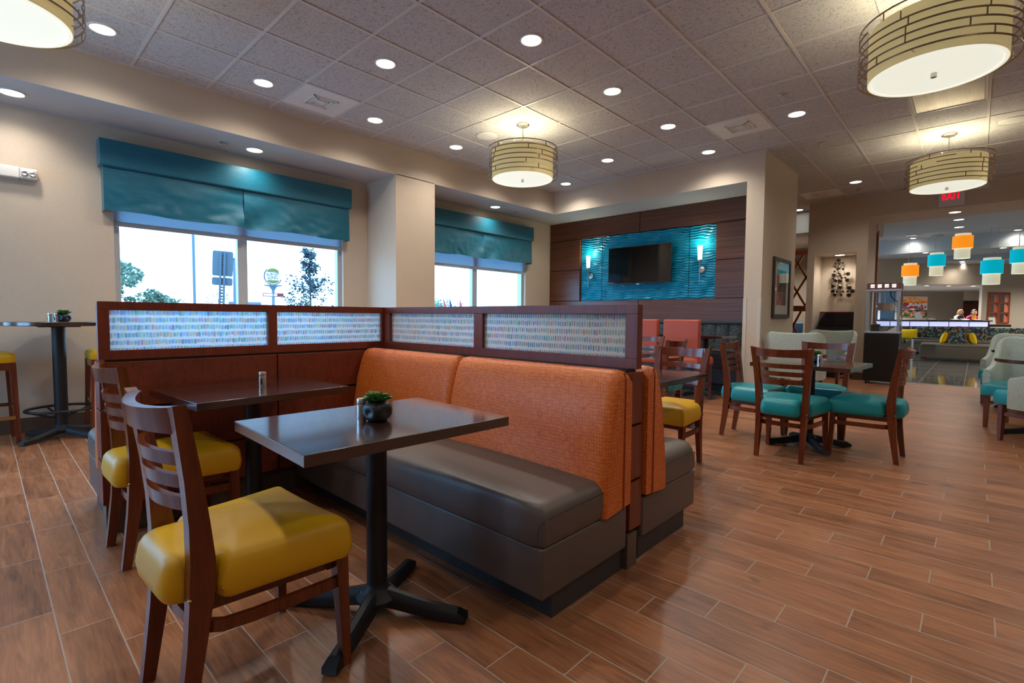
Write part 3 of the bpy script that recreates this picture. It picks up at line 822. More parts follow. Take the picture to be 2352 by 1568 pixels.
# ------------------------------------------------------------------ drum pendants with a metal ring cage
def make_pendant(label):
    t = thing('drum_pendant', label, 'pendant lamp', (0, 0, ZC), 0, 'drum pendant lamps')
    zb = 2.765 - ZC; R = 0.362; H = 0.33
    MB().lathe([(0.001, 0.0), (0.076, 0.0), (0.078, -0.012), (0.066, -0.024), (0.001, -0.026)], n=32, cap0=False, cap1=False).build('canopy', 'nickel', t, True)
    MB().cyl((0, 0, -0.02), (0, 0, zb + 0.05), 0.008, n=10).build('rod', 'nickel', t, True)
    m = MB().lathe([(R, zb), (R, zb + H), (R - 0.004, zb + H), (R - 0.004, zb)], n=72, cap0=False, cap1=False)
    m.b.verts.ensure_lookup_table()
    sh = m.build('shade', 'drum', t, True)
    MB().lathe([(R - 0.006, zb + 0.006), (R - 0.004, zb + 0.001), (R - 0.024, zb - 0.002), (R - 0.027, zb + 0.003), (0.001, zb + 0.004)], n=72, cap0=False, cap1=False).build('diffuser', 'diffuser', t, True)
    MB().lathe([(0.017, zb + 0.002), (0.017, zb - 0.026), (0.001, zb - 0.027)], n=20, cap0=False).build('finial', 'nickel', t, True)
    RC = 0.416; z0 = zb + 0.035 - 0.005; dz = 0.052
    rnd = random.Random(3)
    def band(z, a0, a1):
        n = max(8, int(abs(a1 - a0) * 16)); full = abs(a1 - a0) > 6.27
        pts = [(p[0], p[1], z) for p in arc(0, 0, RC, a0, a1, n)]
        if full: pts = pts[:-1]
        MB().tube(pts, 0, closed=full, flat=(0.004, 0.010)).build('band', 'bronze', t)
    band(z0, 0, 2 * PI); band(z0 + 6 * dz, 0, 2 * PI)
    gaps = {1: (0.4, 5.2), 2: (1.2, 6.9), 3: (0.0, 2 * PI), 4: (2.2, 8.0), 5: (3.6, 8.9)}
    for k, (a, b) in gaps.items(): band(z0 + k * dz, a, b)
    for k in range(6):
        for j in range(5):
            a = rnd.uniform(0, 0.9) + j * 2 * PI / 5
            x, y = RC * math.cos(a), RC * math.sin(a)
            MB().tube([(x, y, z0 + k * dz), (x, y, z0 + (k + 1) * dz)], 0, flat=(0.004, 0.010)).xf().build('connector', 'bronze', t)
    for j in range(6):
        a = j * PI / 3 + 0.2
        zz = z0 + (0 if j % 2 else 6) * dz
        MB().tube([((R - 0.01) * math.cos(a), (R - 0.01) * math.sin(a), zz), (RC * math.cos(a), RC * math.sin(a), zz)], 0.004, 6).build('bracket', 'nickel', t)
    for j in range(3):
        a = j * 2 * PI / 3 + 0.5
        MB().tube([(0.05 * math.cos(a), 0.05 * math.sin(a), -0.02), (RC * math.cos(a), RC * math.sin(a), z0 + 6 * dz)], 0.0012, 5).build('wire', 'nickel', t)
    return t
PEND = [(-4.022, 4.47, 'drum pendant lamp in the middle of the picture, in front of the window alcoves', 0.3),
        (-0.268, 4.37, 'large near drum pendant lamp at the upper right corner', 1.15),
        (-0.325, 8.185, 'drum pendant lamp hanging in front of the exit sign', 2.3),
        (-4.02, 0.07, 'drum pendant lamp cut off by the upper left corner', 0.0)]
p0 = make_pendant(PEND[0][2]); p0.location = (PEND[0][0], PEND[0][1], ZC); p0.rotation_euler = (0, 0, PEND[0][3])
for x, y, l, a in PEND[1:]: dup(p0, (x, y, ZC), a, l)

# ------------------------------------------------------------------ wall fittings
t = thing('emergency_light', 'white twin head emergency light on the left wall', 'emergency light', (XW, 0.12, 2.41))
MB().box(0.0, 0.07, -0.10, 0.165, -0.05, 0.055, 0.012, 3).build('housing', 'white', t, True)
for s in (-1, 1):
    c = 0.225 if s > 0 else -0.17
    MB().box(0.0, 0.075, c - 0.06, c + 0.06, -0.045, 0.05, 0.014, 3).build('lamp_block', 'white', t, True)
    for q in (-0.027, 0.027):
        MB().lathe([(0.024, 0.0), (0.026, 0.006), (0.018, 0.010), (0.001, 0.004)], n=20).xf((0.075, c + q, 0.0), 0, 0, PI / 2).build('reflector', 'steel', t, True)

t = thing('exit_sign', 'white exit sign with red letters on the header at right', 'exit sign', (-0.375, YN, 3.185))
MB().box(-0.165, 0.165, -0.045, 0.0, -0.135, 0.205, 0.006).build('housing', 'white', t)
e = text_mesh('EXIT', 0.185, 0.002, 'lettering', 'exit_red', t, 1.15, 0.006); e.rotation_euler = (PI / 2, 0, 0); e.location = (-0.005, -0.047, 0.034); e.scale = (0.56, 1.0, 1)
t = thing('alarm_strobe', 'small white alarm strobe on the header right of the exit sign', 'alarm', (0.0, YN, 3.33))
MB().box(-0.075, 0.075, -0.03, 0, -0.045, 0.045, 0.006).build('housing', 'white', t)
MB().box(-0.05, 0.05, -0.042, -0.03, -0.02, 0.02, 0.004).build('lens', 'glass_front', t)

# television
t = thing('television', 'black flat screen television on the turquoise wave panels', 'television', (-4.43, YT - 0.08, 2.075))
MB().box(-0.615, 0.615, -0.02, 0.02, -0.335, 0.337, 0.005).build('bezel', 'black', t)
MB().box(-0.602, 0.602, -0.0225, -0.0195, -0.318, 0.324).build('screen', 'screen', t)
MB().box(-0.03, 0.03, -0.021, 0.0, -0.352, -0.335, 0.002).build('logo_tab', 'steel', t)
MB().box(-0.25, 0.25, 0.02, 0.125, -0.18, 0.18).build('wall_mount', 'black', t)
# wall sconces
def sconce(x, label):
    t = thing('wall_sconce', label, 'wall lamp', (x, YT + 0.045, 1.93), 0, 'wall sconces')
    MB().lathe([(0.052, 0), (0.052, 0.016), (0.046, 0.02), (0.001, 0.021)], n=32, cap0=False).xf((0, 0.0, 0), 0, PI / 2).build('back_plate', 'nickel', t, True)
    MB().cyl((0, -0.01, 0), (0, -0.105, 0), 0.007, n=10).build('arm', 'nickel', t, True)
    MB().cyl((0, -0.105, -0.225), (0, -0.105, 0.13), 0.006, n=10).build('stem', 'nickel', t, True)
    MB().lathe([(0.030, 0.125), (0.034, 0.13), (0.034, 0.155), (0.026, 0.155)], (0, -0.105, 0), 24, cap1=False).build('cup', 'nickel', t, True)
    MB().lathe([(0.032, 0.145), (0.040, 0.385), (0.036, 0.385), (0.028, 0.145)], (0, -0.105, 0), 28, cap0=False, cap1=False).build('glass_shade', 'sconce', t, True)
    return t
sconce(-5.52, 'frosted tube wall sconce to the left of the television')
sconce(-3.335, 'frosted tube wall sconce to the right of the television')

# framed picture on the corner column
t = thing('framed_picture', 'dark framed print behind glass on the corner column', 'picture', (-2.16, 8.205, 1.585))
hw, hh = 0.425, 0.44
m = MB(); fwd = 0.055
m.box(0, 0.035, -hw, -hw + fwd, -hh, hh); m.box(0, 0.035, hw - fwd, hw, -hh, hh); m.box(0, 0.035, -hw + fwd, hw - fwd, -hh, -hh + fwd); m.box(0, 0.035, -hw + fwd, hw - fwd, hh - fwd, hh)
m.build('frame', 'frame_dark', t, bevel=0.004)
MB().box(0.004, 0.014, -hw + fwd, hw - fwd, -hh + fwd, hh - fwd).build('mat_board', 'mat_white', t)
def print_mat():
    g = G('abstract_print'); o = g.obj(); x, y, z = g.sep(o)
    f = g.noise(g.comb(y * 4.0, z * 1.2, 2.0), 1.0, 3, 0.5, 1.5)
    return g.done(g.pbsdf(g.ramp(f, [(0.3, rgb(60, 58, 56)), (0.48, rgb(96, 88, 82)), (0.55, rgb(206, 92, 58)), (0.62, rgb(70, 66, 66))], 'CONSTANT'), 0.7))
M['print'] = print_mat()
MB().box(0.014, 0.016, -0.24, 0.24, -0.25, 0.27).build('print', 'print', t)
MB().box(0.024, 0.027, -hw + fwd, hw - fwd, -hh + fwd, hh - fwd).build('glass', 'glass_front', t)

# lattice screen in the gap
t = thing('lattice_screen', 'cherry wood lattice screen in the gap left of the niche', 'screen', (0, 12.3, 0))
m = MB(); m.box(-3.75, -2.63, -0.03, 0.03, 2.52, 2.62); m.box(-3.75, -2.63, -0.03, 0.03, 1.30, 1.42); m.box(-3.75, -2.63, -0.03, 0.03, 0.0, 0.1); m.box(-3.79, -3.71, -0.03, 0.03, 0, 2.62); m.box(-2.70, -2.62, -0.03, 0.03, 0, 2.62)
m.build('frame', 'orange_wood', t)
def bars(z0, z1, step, sl):
    for i in range(-6, 12):
        for sg in (1, -1):
            xa = -3.75 + i * step; xb = xa + sg * (z1 - z0) * sl
            # clip to the frame
            p, q = Vector((xa, 0, z0)), Vector((xb, 0, z1))
            pts = []
            for k in range(41):
                r = p.lerp(q, k / 40)
                if -3.74 <= r.x <= -2.64: pts.append(r)
            if len(pts) > 3:
                MB().tube([pts[0], pts[-1]], 0, flat=(0.03, 0.04)).build('lattice_bar', 'orange_wood', t)
bars(1.42, 2.52, 0.34, 0.55); bars(0.1, 1.30, 0.4, 0.45)
# blue chair far behind the lattice
t = thing('side_chair', 'blue upholstered chair back behind the lattice, left of the niche', 'chair', (-3.15, 13.0, 0), 0.3)
M['blue_fabric'] = vinyl('dusty_blue_fabric', rgb(70, 120, 170), 0.7)
cushion(roundpoly([(-0.25, -0.22), (0.25, -0.22), (0.25, 0.25), (-0.25, 0.25)], 0.05), 0.40, 0.5, 0.03).build('seat', 'blue_fabric', t, True)
MB().box(-0.25, 0.25, 0.2, 0.28, 0.5, 1.05, 0.03, 3).build('backrest', 'blue_fabric', t, True)
for sx in (-1, 1):
    for sy in (-0.19, 0.22): MB().box(sx * 0.21 - 0.02, sx * 0.21 + 0.02, sy - 0.02, sy + 0.02, 0, 0.41).build('leg', 'chair_wood', t)

# ------------------------------------------------------------------ L shaped booth partition
P_ = thing('booth_partition', 'L shaped cherry wood booth partition with patterned glass panels along the top', 'partition', (0, 0, 0))
XE = -1.098; YE = 0.388
m = MB()
m.box(-3.28, -3.185, 0.405, 2.03, 0, 0.168, 0.004); m.box(-3.185, XE, 1.945, 2.03, 0, 0.155, 0.004)
m.build('base_tile', 'base_tile', P_)
m = MB(); m.box(-3.245, -3.15, 0.41, 2.03, 0.168, 0.9); m.box(-3.16, XE - 0.03, 1.955, 2.04, 0.155, 0.9)
m.build('core', 'black', P_)
zs = [0.172, 0.402, 0.655, 0.898]
for z0, z1 in zip(zs, zs[1:]):
    z1 -= 0.012
    for a, b in ((YE, 1.236), (1.244, 1.93)):
        MB().box(-3.15, -3.13, a, b, z0, z1, 0.0025).build('front_panel', 'panel_wood', P_)
    for a, b in ((YE, 1.236), (1.244, 2.06)):
        MB().box(-3.262, -3.242, a, b, z0, z1, 0.0025).build('rear_panel', 'panel_wood', P_)
    MB().box(-3.241, -3.151, YE, 0.41, z0, z1, 0.0025).build('end_panel', 'partition_wood', P_)
    MB().box(XE - 0.03, XE, 1.958, 2.062, z0, z1, 0.0025).build('end_panel', 'partition_wood', P_)
    MB().box(-3.13, XE - 0.032, 2.04, 2.058, z0, z1, 0.0025).build('rear_panel', 'panel_wood', P_)
# upper frames
FZ0, FZ1, GZ0, GZ1 = 0.898, 1.190, 0.945, 1.147
def frame_leg(axis, a, b, c0, c1, panes):
    """bars along one axis from a to b, panes = list of openings"""
    def bx(p, q, z0, z1):
        mm = MB()
        if axis == 'y': mm.box(c0, c1, p, q, z0, z1, 0.002)
        else: mm.box(p, q, c0, c1, z0, z1, 0.002)
        mm.build('frame_rail' if (q - p) > 0.3 else 'frame_stile', 'partition_wood', P_)
    bx(a, b, FZ0, GZ0); bx(a, b, GZ1, FZ1)
    prev = a
    for p, q in panes + [(b, b)]:
        if p - prev > 0.004: bx(prev, p, GZ0, GZ1)
        prev = q
    for p, q in panes:
        mm = MB()
        cm = (c0 + c1) / 2
        if axis == 'y': mm.box(cm - 0.004, cm + 0.004, p, q, GZ0, GZ1)
        else: mm.box(p, q, cm - 0.004, cm + 0.004, GZ0, GZ1)
        mm.build('glass_panel', 'dash_glass', P_)
frame_leg('y', YE + 0.002, 2.05, -3.19, -3.145, [(0.437, 1.197), (1.248, 1.985)])
frame_leg('x', -3.145, XE - 0.005, 2.005, 2.05, [(-3.075, -2.185), (-2.11, -1.165)])

# ------------------------------------------------------------------ booth benches
def bench(label, group, L, tone, loc, rz, backs=2, mir=False):
    """local frame: runs along x from 0 (right end) to -L, sits facing -y, wall side at y = 0"""
    t = thing('booth_bench', label, 'bench', loc, rz, group)
    D = 0.60
    class BB(MB):
        def build(s, *a, **k):
            if mir: s.b.transform(Matrix.Diagonal((-1, 1, 1, 1)))
            return MB.build(s, *a, **k)
    BB().box(-L + 0.02, -0.022, -D + 0.085, -0.012, 0, 0.105).build('plinth', 'dark_vinyl', t)
    BB().box(-L, 0, -D, -0.012, 0.105, 0.295, 0.012, 3).build('seat_base', tone, t, True)
    cushion_as(BB, roundpoly([(-L, -D - 0.008), (0.004, -D - 0.008), (0.004, -0.06), (-L, -0.06)], [0.02, 0.035, 0.01, 0.01]), 0.296, 0.452, 0.055, 0.016, 80, 0.004, 0.014).build('seat_cushion', tone, t, True)
    # stitched seam round the open end
    m = BB()
    m.tube([(0.0055, -0.20, 0.408), (0.0055, -0.40, 0.408), (0.0045, -0.55, 0.404), (-0.003, -0.597, 0.396), (-0.012, -0.612, 0.37), (-0.012, -0.613, 0.30)], 0.0018, 6)
    m.build('stitched_seam', 'seam', t, True)
    # back: leaning, thicker at the bottom, rounded at the top
    def side(off):
        return [(-0.012, 0.312), (-0.17, 0.300), (-0.226, 0.296), (-0.236, 0.31), (-0.228, 0.42), (-0.185, 0.70), (-0.150, 0.835), (-0.128, 0.882), (-0.100, 0.902), (-0.066, 0.906), (-0.036, 0.898), (-0.014, 0.876), (-0.012, 0.80)]
    segs = [(-L, -L * 0.505), (-L * 0.505 + 0.004, 0.016)] if backs == 2 else [(-L, 0.016)]
    for a, b in segs:
        mm = BB()
        xs_ = [a, a + 0.008, a + 0.024, a + 0.05] + [a + (b - a) * q for q in (0.2, 0.35, 0.5, 0.65, 0.8)] + [b - 0.05, b - 0.024, b - 0.008, b]
        rings = []
        for x in xs_:
            e = min(x - a, b - x); k = 1 - min(1, e / 0.05); sh = 0.030 * k ** 3
            rings.append([(x, y * (1 - 0.9 * sh) + (sh * 0.6 if y < -0.1 else 0), z - (sh if z > 0.8 else 0)) for y, z in side(0.06)])
        mm.ring_loft(rings).build('backrest', 'orange', t, True)
    # end gusset with piping where the back meets the end
    BB().tube([(0.0175, -0.072, 0.30), (0.0175, -0.072, 0.6), (0.0165, -0.072, 0.86), (0.010, -0.072, 0.895)], 0.004, 6).build('piping', 'orange_seam', t, True)
    return t
bench('long taupe booth bench with orange line patterned back beside the near square table', 'booth benches', 2.03, 'taupe', (-1.098, 1.945, 0), 0)
bench('booth bench on the far side of the partition, beside the far yellow chair', 'booth benches', 1.9, 'taupe', (-1.098, 2.064, 0), PI, mir=True)
bench('booth bench behind the left arm of the partition, under the large window', 'booth benches', 1.5, 'taupe', (-3.265, 0.42, 0), -PI / 2, 1)

# ------------------------------------------------------------------ cafe chairs (ladder back)
def make_cafe_chair(label, seatmat, group):
    t = thing('cafe_chair', label, 'chair', (0, 0, 0), 0, group)
    # rear legs run up into the back
    sec = [(0.004, 0.166, -0.2195, 0.030, 0.034), (0.12, 0.166, -0.204, 0.033, 0.040), (0.25, 0.166, -0.187, 0.036, 0.048), (0.36, 0.167, -0.176, 0.040, 0.058),
           (0.42, 0.169, -0.172, 0.042, 0.064), (0.48, 0.172, -0.172, 0.042, 0.060), (0.58, 0.178, -0.180, 0.043, 0.050), (0.70, 0.187, -0.194, 0.044, 0.043), (0.80, 0.195, -0.210, 0.048, 0.038), (0.865, 0.200, -0.221, 0.054, 0.034), (0.905, 0.202, -0.228, 0.056, 0.030)]
    for s in (1, -1):
        rings = []
        for z, cx, cy, wx, wy in sec:
            rings.append([(s * (cx + a * wx / 2), cy + b * wy / 2, z) for a, b in ((-1, -1), (1, -1), (1, 1), (-1, 1))])
        # top slopes up to the outer tip
        rings[-1] = [(x, y, z + (0.0 if abs(x) > 0.2 else -0.012)) for x, y, z in rings[-1]]
        leg = MB().ring_loft(rings).build('rear_leg', 'chair_wood', t, True, bevel=0.004)
        MB().lathe([(0.001, 0), (0.012, 0), (0.013, 0.006), (0.001, 0.006)], (s * 0.166, -0.2195, 0), 14, False, False).build('glide', 'glide', leg)
        f = [(0.004, 0.224, 0.2195, 0.027), (0.2, 0.219, 0.212, 0.034), (0.385, 0.214, 0.205, 0.041)]
        leg = MB().ring_loft([[(s * (cx + a * w / 2), cy + b * w / 2, z) for a, b in ((-1, -1), (1, -1), (1, 1), (-1, 1))] for z, cx, cy, w in f]).build('front_leg', 'chair_wood', t, True, bevel=0.004)
        MB().lathe([(0.001, 0), (0.012, 0), (0.013, 0.006), (0.001, 0.006)], (s * 0.224, 0.2195, 0), 14, False, False).build('glide', 'glide', leg)
        for yy, zz in ((-0.205, 0.385), (-0.128, 0.388)):
            MB().sphere((s * (0.193 if yy < -0.15 else 0.198), yy, zz), 0.0055, u=8, v=6).build('nail_head', 'brass', t, True)
    # curved rails
    def rail(z0, z1, hw, y0, bow, th, name, dip=0.0):
        rings = []
        n = 18
        for i in range(n + 1):
            u = -1 + 2 * i / n
            x = hw * u; y = y0 - bow * (1 - u * u)
            d = dip * (1 - u * u)
            tx = Vector((hw, 2 * bow * u, 0)).normalized(); nx = Vector((-tx.y, tx.x, 0))
            lean = (z1 - z0) * 0.12
            rings.append([(x - nx.x * th / 2, y - nx.y * th / 2, z0), (x + nx.x * th / 2, y + nx.y * th / 2, z0), (x + nx.x * th / 2, y + nx.y * th / 2 - lean, z1 - d), (x - nx.x * th / 2, y - nx.y * th / 2 - lean, z1 - d)])
        MB().ring_loft(rings).build(name, 'chair_wood', t, True, bevel=0.003)
    rail(0.828, 0.898, 0.198, -0.212, 0.052, 0.030, 'top_rail', 0.010)
    rail(0.738, 0.774, 0.180, -0.198, 0.046, 0.018, 'slat')
    rail(0.676, 0.712, 0.174, -0.190, 0.044, 0.018, 'slat')
    rail(0.612, 0.650, 0.168, -0.182, 0.042, 0.018, 'slat')
    # bent stretcher
    pts = [(0.219, 0.20, 0.285), (0.213, 0.08, 0.285), (0.203, -0.05, 0.285), (0.188, -0.125, 0.285), (0.15, -0.166, 0.285), (0.08, -0.178, 0.285), (0, -0.18, 0.285)]
    pts = pts + [(-x, y, z) for x, y, z in pts[-2::-1]]
    MB().tube(pts, 0, flat=(0.016, 0.034)).build('stretcher', 'chair_wood', t, True, bevel=0.003)
    m = MB()
    m.box(-0.205, 0.205, 0.17, 0.19, 0.325, 0.365); m.box(-0.15, 0.15, -0.185, -0.165, 0.325, 0.365)
    for s in (1, -1):
        m.tube([(s * 0.19, 0.2, 0.345), (s * 0.15, -0.175, 0.345)], 0, flat=(0.02, 0.04))
    m.build('seat_rail', 'chair_wood', t)
    ol = roundpoly([(-0.142, -0.248), (0.142, -0.248), (0.146, -0.142), (0.208, -0.122), (0.243, 0.235), (-0.243, 0.235), (-0.208, -0.122), (-0.146, -0.142)], [0.05, 0.05, 0.012, 0.02, 0.018, 0.018, 0.02, 0.012], 5)
    cushion(ol, 0.357, 0.490, 0.048, 0.022, 120, 0.008, 0.018).build('seat', seatmat, t, True)
    return t
cy_ = make_cafe_chair('yellow seat ladder back chair in the foreground, at the near square table', 'yellow', 'ladder back cafe chairs')
cy_.location = (-1.663, 0.544, 0); cy_.rotation_euler = (0, 0, math.radians(2.7))
dup(cy_, (-2.87, 0.621, 0), math.radians(1.5), 'yellow ladder back chair at the dark table by the partition, behind the foreground chair')
dup(cy_, (-1.71, 3.60, 0), math.radians(178.8), 'yellow seat ladder back chair beyond the partition end, facing the far booth bench')
ct_ = make_cafe_chair('turquoise seat ladder back chair seen from behind at the near side of its square table', 'teal', 'ladder back cafe chairs')
ct_.location = (-1.105, 4.557, 0); ct_.rotation_euler = (0, 0, math.radians(-3.1))
dup(ct_, (-0.621, 5.017, 0), math.radians(88), 'turquoise seat ladder back chair in profile at the right side of its square table')
dup(ct_, (-1.542, 5.046, 0), math.radians(-90.3), 'turquoise ladder back chair at the left side of its square table, near the column')
dup(ct_, (-1.08, 5.549, 0), math.radians(177.6), 'turquoise ladder back chair on the far side of its square table, facing the camera')
dup(ct_, (-3.07, 5.62, 0), math.radians(180), 'ladder back chair partly hidden behind the partition end, before the left salmon chair')
dup(ct_, (-2.53, 5.03, 0), math.radians(90), 'turquoise seat ladder back chair right behind the yellow one, before the right salmon chair')

# ------------------------------------------------------------------ tables
def ped_base(t, z1, arms=4, span=0.30, r=0.038, rot=0.5):
    MB().cyl((0, 0, 0.06), (0, 0, z1), r, n=28).build('column', 'black_metal', t, True)
    m = MB().lathe([(0.075, 0.075), (r + 0.004, 0.105), (r, 0.12)], n=24, cap0=False, cap1=False)
    hub = m
    m.lathe([(0.07, 0.05), (0.078, 0.07), (0.06, 0.09)], n=24)
    m.build('hub', 'black_metal', t, True)
    for k in range(arms):
        a = rot + k * 2 * PI / arms; c, s = math.cos(a), math.sin(a)
        prof = [(0.03, 0.074, 0.066, 0.062), (0.08, 0.064, 0.056, 0.058), (0.15, 0.050, 0.052, 0.054), (0.22, 0.038, 0.051, 0.050), (0.29, 0.031, 0.050, 0.046), (span + 0.02, 0.029, 0.050, 0.044)]
        rings = []
        for d, zc, w, h in prof:
            ring = []
            for q in ((-1, -1), (1, -1), (1, 0.0), (0.82, 0.62), (0.4, 1), (-0.4, 1), (-0.82, 0.62), (-1, 0.0)):
                lx = d + (0.0 if q[1] > 0 or d < span else 0.03); ly = q[0] * w / 2; z = zc + q[1] * h / 2
                ring.append((lx * c - ly * s, lx * s + ly * c, max(0.006, z)))
            rings.append(ring)
        arm = MB().ring_loft(rings).build('base_arm', 'black_metal', t, True)
        MB().cyl(((span) * c, span * s, 0.0), (span * c, span * s, 0.012), 0.012, n=12).build('foot_pad', 'black', arm)
    MB().box(-0.14, 0.14, -0.14, 0.14, z1 - 0.012, z1, 0.003).build('top_plate', 'black_metal', t)
def square_table(label, loc, rz, w, d, z=0.745, th=0.036, rot=0.5):
    t = thing('square_table', label, 'table', loc, rz, 'dark square dining tables')
    ped_base(t, z - th, rot=rot)
    MB().box(-w / 2, w / 2, -d / 2, d / 2, z - th, z, 0.0025).build('tabletop', 'tabletop', t)
    return t
square_table('near dark wood pedestal table with the potted succulent, before the orange bench', (-1.625, 1.0, 0), math.radians(-2.0), 0.615, 0.79, rot=0.62)
square_table('dark wood pedestal table against the partition with a lone pepper mill', (-2.78, 0.97, 0), math.radians(4.5), 0.63, 0.745, rot=0.5)
square_table('dark wood table beyond the partition end, before the far yellow chair', (-1.67, 3.07, 0), 0, 0.62, 0.78)
square_table('dark square table ringed by four turquoise seat chairs', (-1.055, 5.03, 0), math.radians(-4), 0.765, 0.735, rot=0.68)
square_table('dark table farther back, its corner showing behind the far yellow chair', (-2.90, 4.72, 0), 0, 0.72, 0.72)

# pepper mills and succulents
def make_mill(label):
    t = thing('pepper_mill', label, 'pepper mill', (0, 0, 0), 0, 'steel pepper mills')
    MB().lathe([(0.001, 0), (0.0185, 0.0), (0.019, 0.002), (0.019, 0.054), (0.0175, 0.0555)], n=28, cap0=False, cap1=False).build('body', 'steel', t, True)
    MB().lathe([(0.0178, 0.0555), (0.019, 0.057), (0.019, 0.074), (0.017, 0.078), (0.001, 0.079)], n=28, cap0=False, cap1=False).build('cap', 'steel', t, True)
    MB().box(-0.004, 0.004, -0.0198, -0.018, 0.012, 0.045, 0.001).build('window', 'black', t)
    return t
pm = make_mill('steel pepper mill beside the black pot on the near table'); pm.location = (-1.655, 0.958, 0.745); pm.rotation_euler = (0, 0, -0.6)
dup(pm, (-2.79, 1.025, 0.745), 0.9, 'steel pepper mill alone on the dark table by the partition')
dup(pm, (-0.975, 4.96, 0.745), 0.2, 'steel pepper mill on the table among the turquoise chairs')
dup(pm, (-6.0, 0.422, 1.052), 0.3, 'left one of two steel shakers on the tall table at far left')
dup(pm, (-5.985, 0.462, 1.052), 0.8, 'right one of two steel shakers on the tall table, beside the small pot')
dup(pm, (-2.0, 2.80, 0.745), 0.0, 'steel shaker on the table beyond the partition end, just over the orange back')

def make_pot(label, seed):
    rnd = random.Random(seed)
    t = thing('potted_succulent', label, 'plant', (0, 0, 0), 0, 'succulents in black pots')
    m = MB(); R = 0.053
    bmesh.ops.create_icosphere(m.b, subdivisions=5, radius=1.0)
    dents = [Vector((math.cos(a), math.sin(a), -0.05)).normalized() for a in [k * 2 * PI / 4 + 0.234 for k in range(4)]]
    for v in m.b.verts:
        d = v.co.normalized(); r = 1.0
        for q in dents:
            a = d.angle(q) / 0.60
            r -= 0.27 * math.exp(-a * a * 1.6)
        p = d * r * R * 1.04; p.z = max(-0.036, min(0.036, p.z * 0.80))
        v.co = p + Vector((0, 0, 0.0365))
    m.build('pot', 'pot', t, True)
    MB().lathe([(0.001, 0.0705), (0.028, 0.071), (0.028, 0.068)], n=20, cap0=False, cap1=False).build('soil', 'bark', t)
    def leaf(ang, tilt, ln, w):
        m = MB()
        def f(u, v):
            x = ln * u; ww = w * min(1.0, 1.5 * u + 0.22) * math.sqrt(max(0.0004, 1 - u ** 6))
            y = (v - 0.5) * ww
            z = 0.006 * math.sin(PI * u) + abs(v - 0.5) * ww * 0.5 + ln * 0.25 * u * u
            return (x, y, z)
        m.grid(7, 4, f)
        m.grid(7, 4, lambda u, v: (f(u, v)[0], f(u, v)[1], f(u, v)[2] - 0.004 * math.sin(PI * u) * math.sin(PI * v) - 0.0003))
        m.xf((0, 0, 0), 0, 0, -tilt); m.xf((0.004 * math.cos(ang), 0.004 * math.sin(ang), 0.068), ang)
        return m
    for ring, (n, tilt, ln, w) in enumerate(((9, 0.08, 0.056, 0.030), (8, 0.45, 0.050, 0.027), (6, 0.85, 0.038, 0.021), (4, 1.25, 0.025, 0.013))):
        for k in range(n):
            a = 2 * PI * k / n + ring * 0.35 + rnd.uniform(-0.12, 0.12)
            leaf(a, tilt + rnd.uniform(-0.1, 0.1), ln * rnd.uniform(0.9, 1.1), w).build('leaf', 'leaf', t, True)
    return t
pt = make_pot('green succulent in a dimpled black pot on the near table', 1); pt.location = (-1.592, 0.985, 0.745)
dup(pt, (-1.035, 5.09, 0.745), 1.0, 'green succulent in a black pot among the turquoise chairs, mostly hidden by a chair back')
dup(pt, (-5.99, 0.512, 1.052), 2.0, 'small spiky succulent in a black pot on the tall table at far left')

# tall table at far left with its foot ring and two stools
t = thing('bar_table', 'tall dark pedestal table with foot ring against the left wall', 'bar table', (-6.06, 0.478, 0))
ped_base(t, 1.017, span=0.30, r=0.048, rot=0.65)
MB().lathe([(0.001, 1.017), (0.385, 1.017), (0.39, 1.022), (0.39, 1.049), (0.386, 1.052), (0.001, 1.052)], n=64, cap0=False, cap1=False).build('tabletop', 'tabletop', t, True)
MB().lathe([(0.05, 1.0), (0.10, 1.016)], n=24).build('flange', 'black_metal', t, True)
MB().tube([(p[0], p[1], 0.262) for p in arc(0, 0, 0.240, 0, 2 * PI, 48)[:-1]], 0.012, 10, closed=True).build('foot_ring', 'black_metal', t, True)
for k in range(4):
    a = 0.35 + k * PI / 2
    MB().tube([(0.045 * math.cos(a), 0.045 * math.sin(a), 0.19), (0.238 * math.cos(a), 0.238 * math.sin(a), 0.258)], 0.009, 8).build('ring_brace', 'black_metal', t, True)
def stool(label, loc, rz):
    t = thing('bar_stool', label, 'stool', loc, rz, 'yellow bar stools')
    cushion(roundpoly([(-0.21, -0.21), (0.21, -0.21), (0.21, 0.21), (-0.21, 0.21)], 0.03), 0.70, 0.785, 0.035, 0.02, 60).build('seat', 'yellow', t, True)
    m = MB(); m.box(-0.19, 0.19, -0.20, -0.18, 0.64, 0.70); m.box(-0.19, 0.19, 0.18, 0.20, 0.64, 0.70); m.box(-0.20, -0.18, -0.19, 0.19, 0.64, 0.70); m.box(0.18, 0.20, -0.19, 0.19, 0.64, 0.70)
    m.build('seat_rail', 'chair_wood', t)
    for sx in (-1, 1):
        for sy in (-1, 1):
            MB().ring_loft([[(sx * (c + a * w / 2), sy * (c + b * w / 2), z) for a, b in ((-1, -1), (1, -1), (1, 1), (-1, 1))] for z, c, w in ((0, 0.205, 0.032), (0.70, 0.185, 0.042))]).build('leg', 'chair_wood', t, True, bevel=0.003)
    for s in (-1, 1):
        MB().box(-0.2, 0.2, s * 0.195 - 0.009, s * 0.195 + 0.009, 0.30, 0.33).build('stretcher', 'chair_wood', t)
    MB().tube([(0.215, -0.19, 0.235), (0.215, 0.19, 0.235)], 0, flat=(0.012, 0.028)).build('foot_rest', 'brass', t)
    MB().tube([(-0.2, -0.19, 0.30), (-0.2, 0.19, 0.30)], 0, flat=(0.018, 0.03)).build('stretcher', 'chair_wood', t)
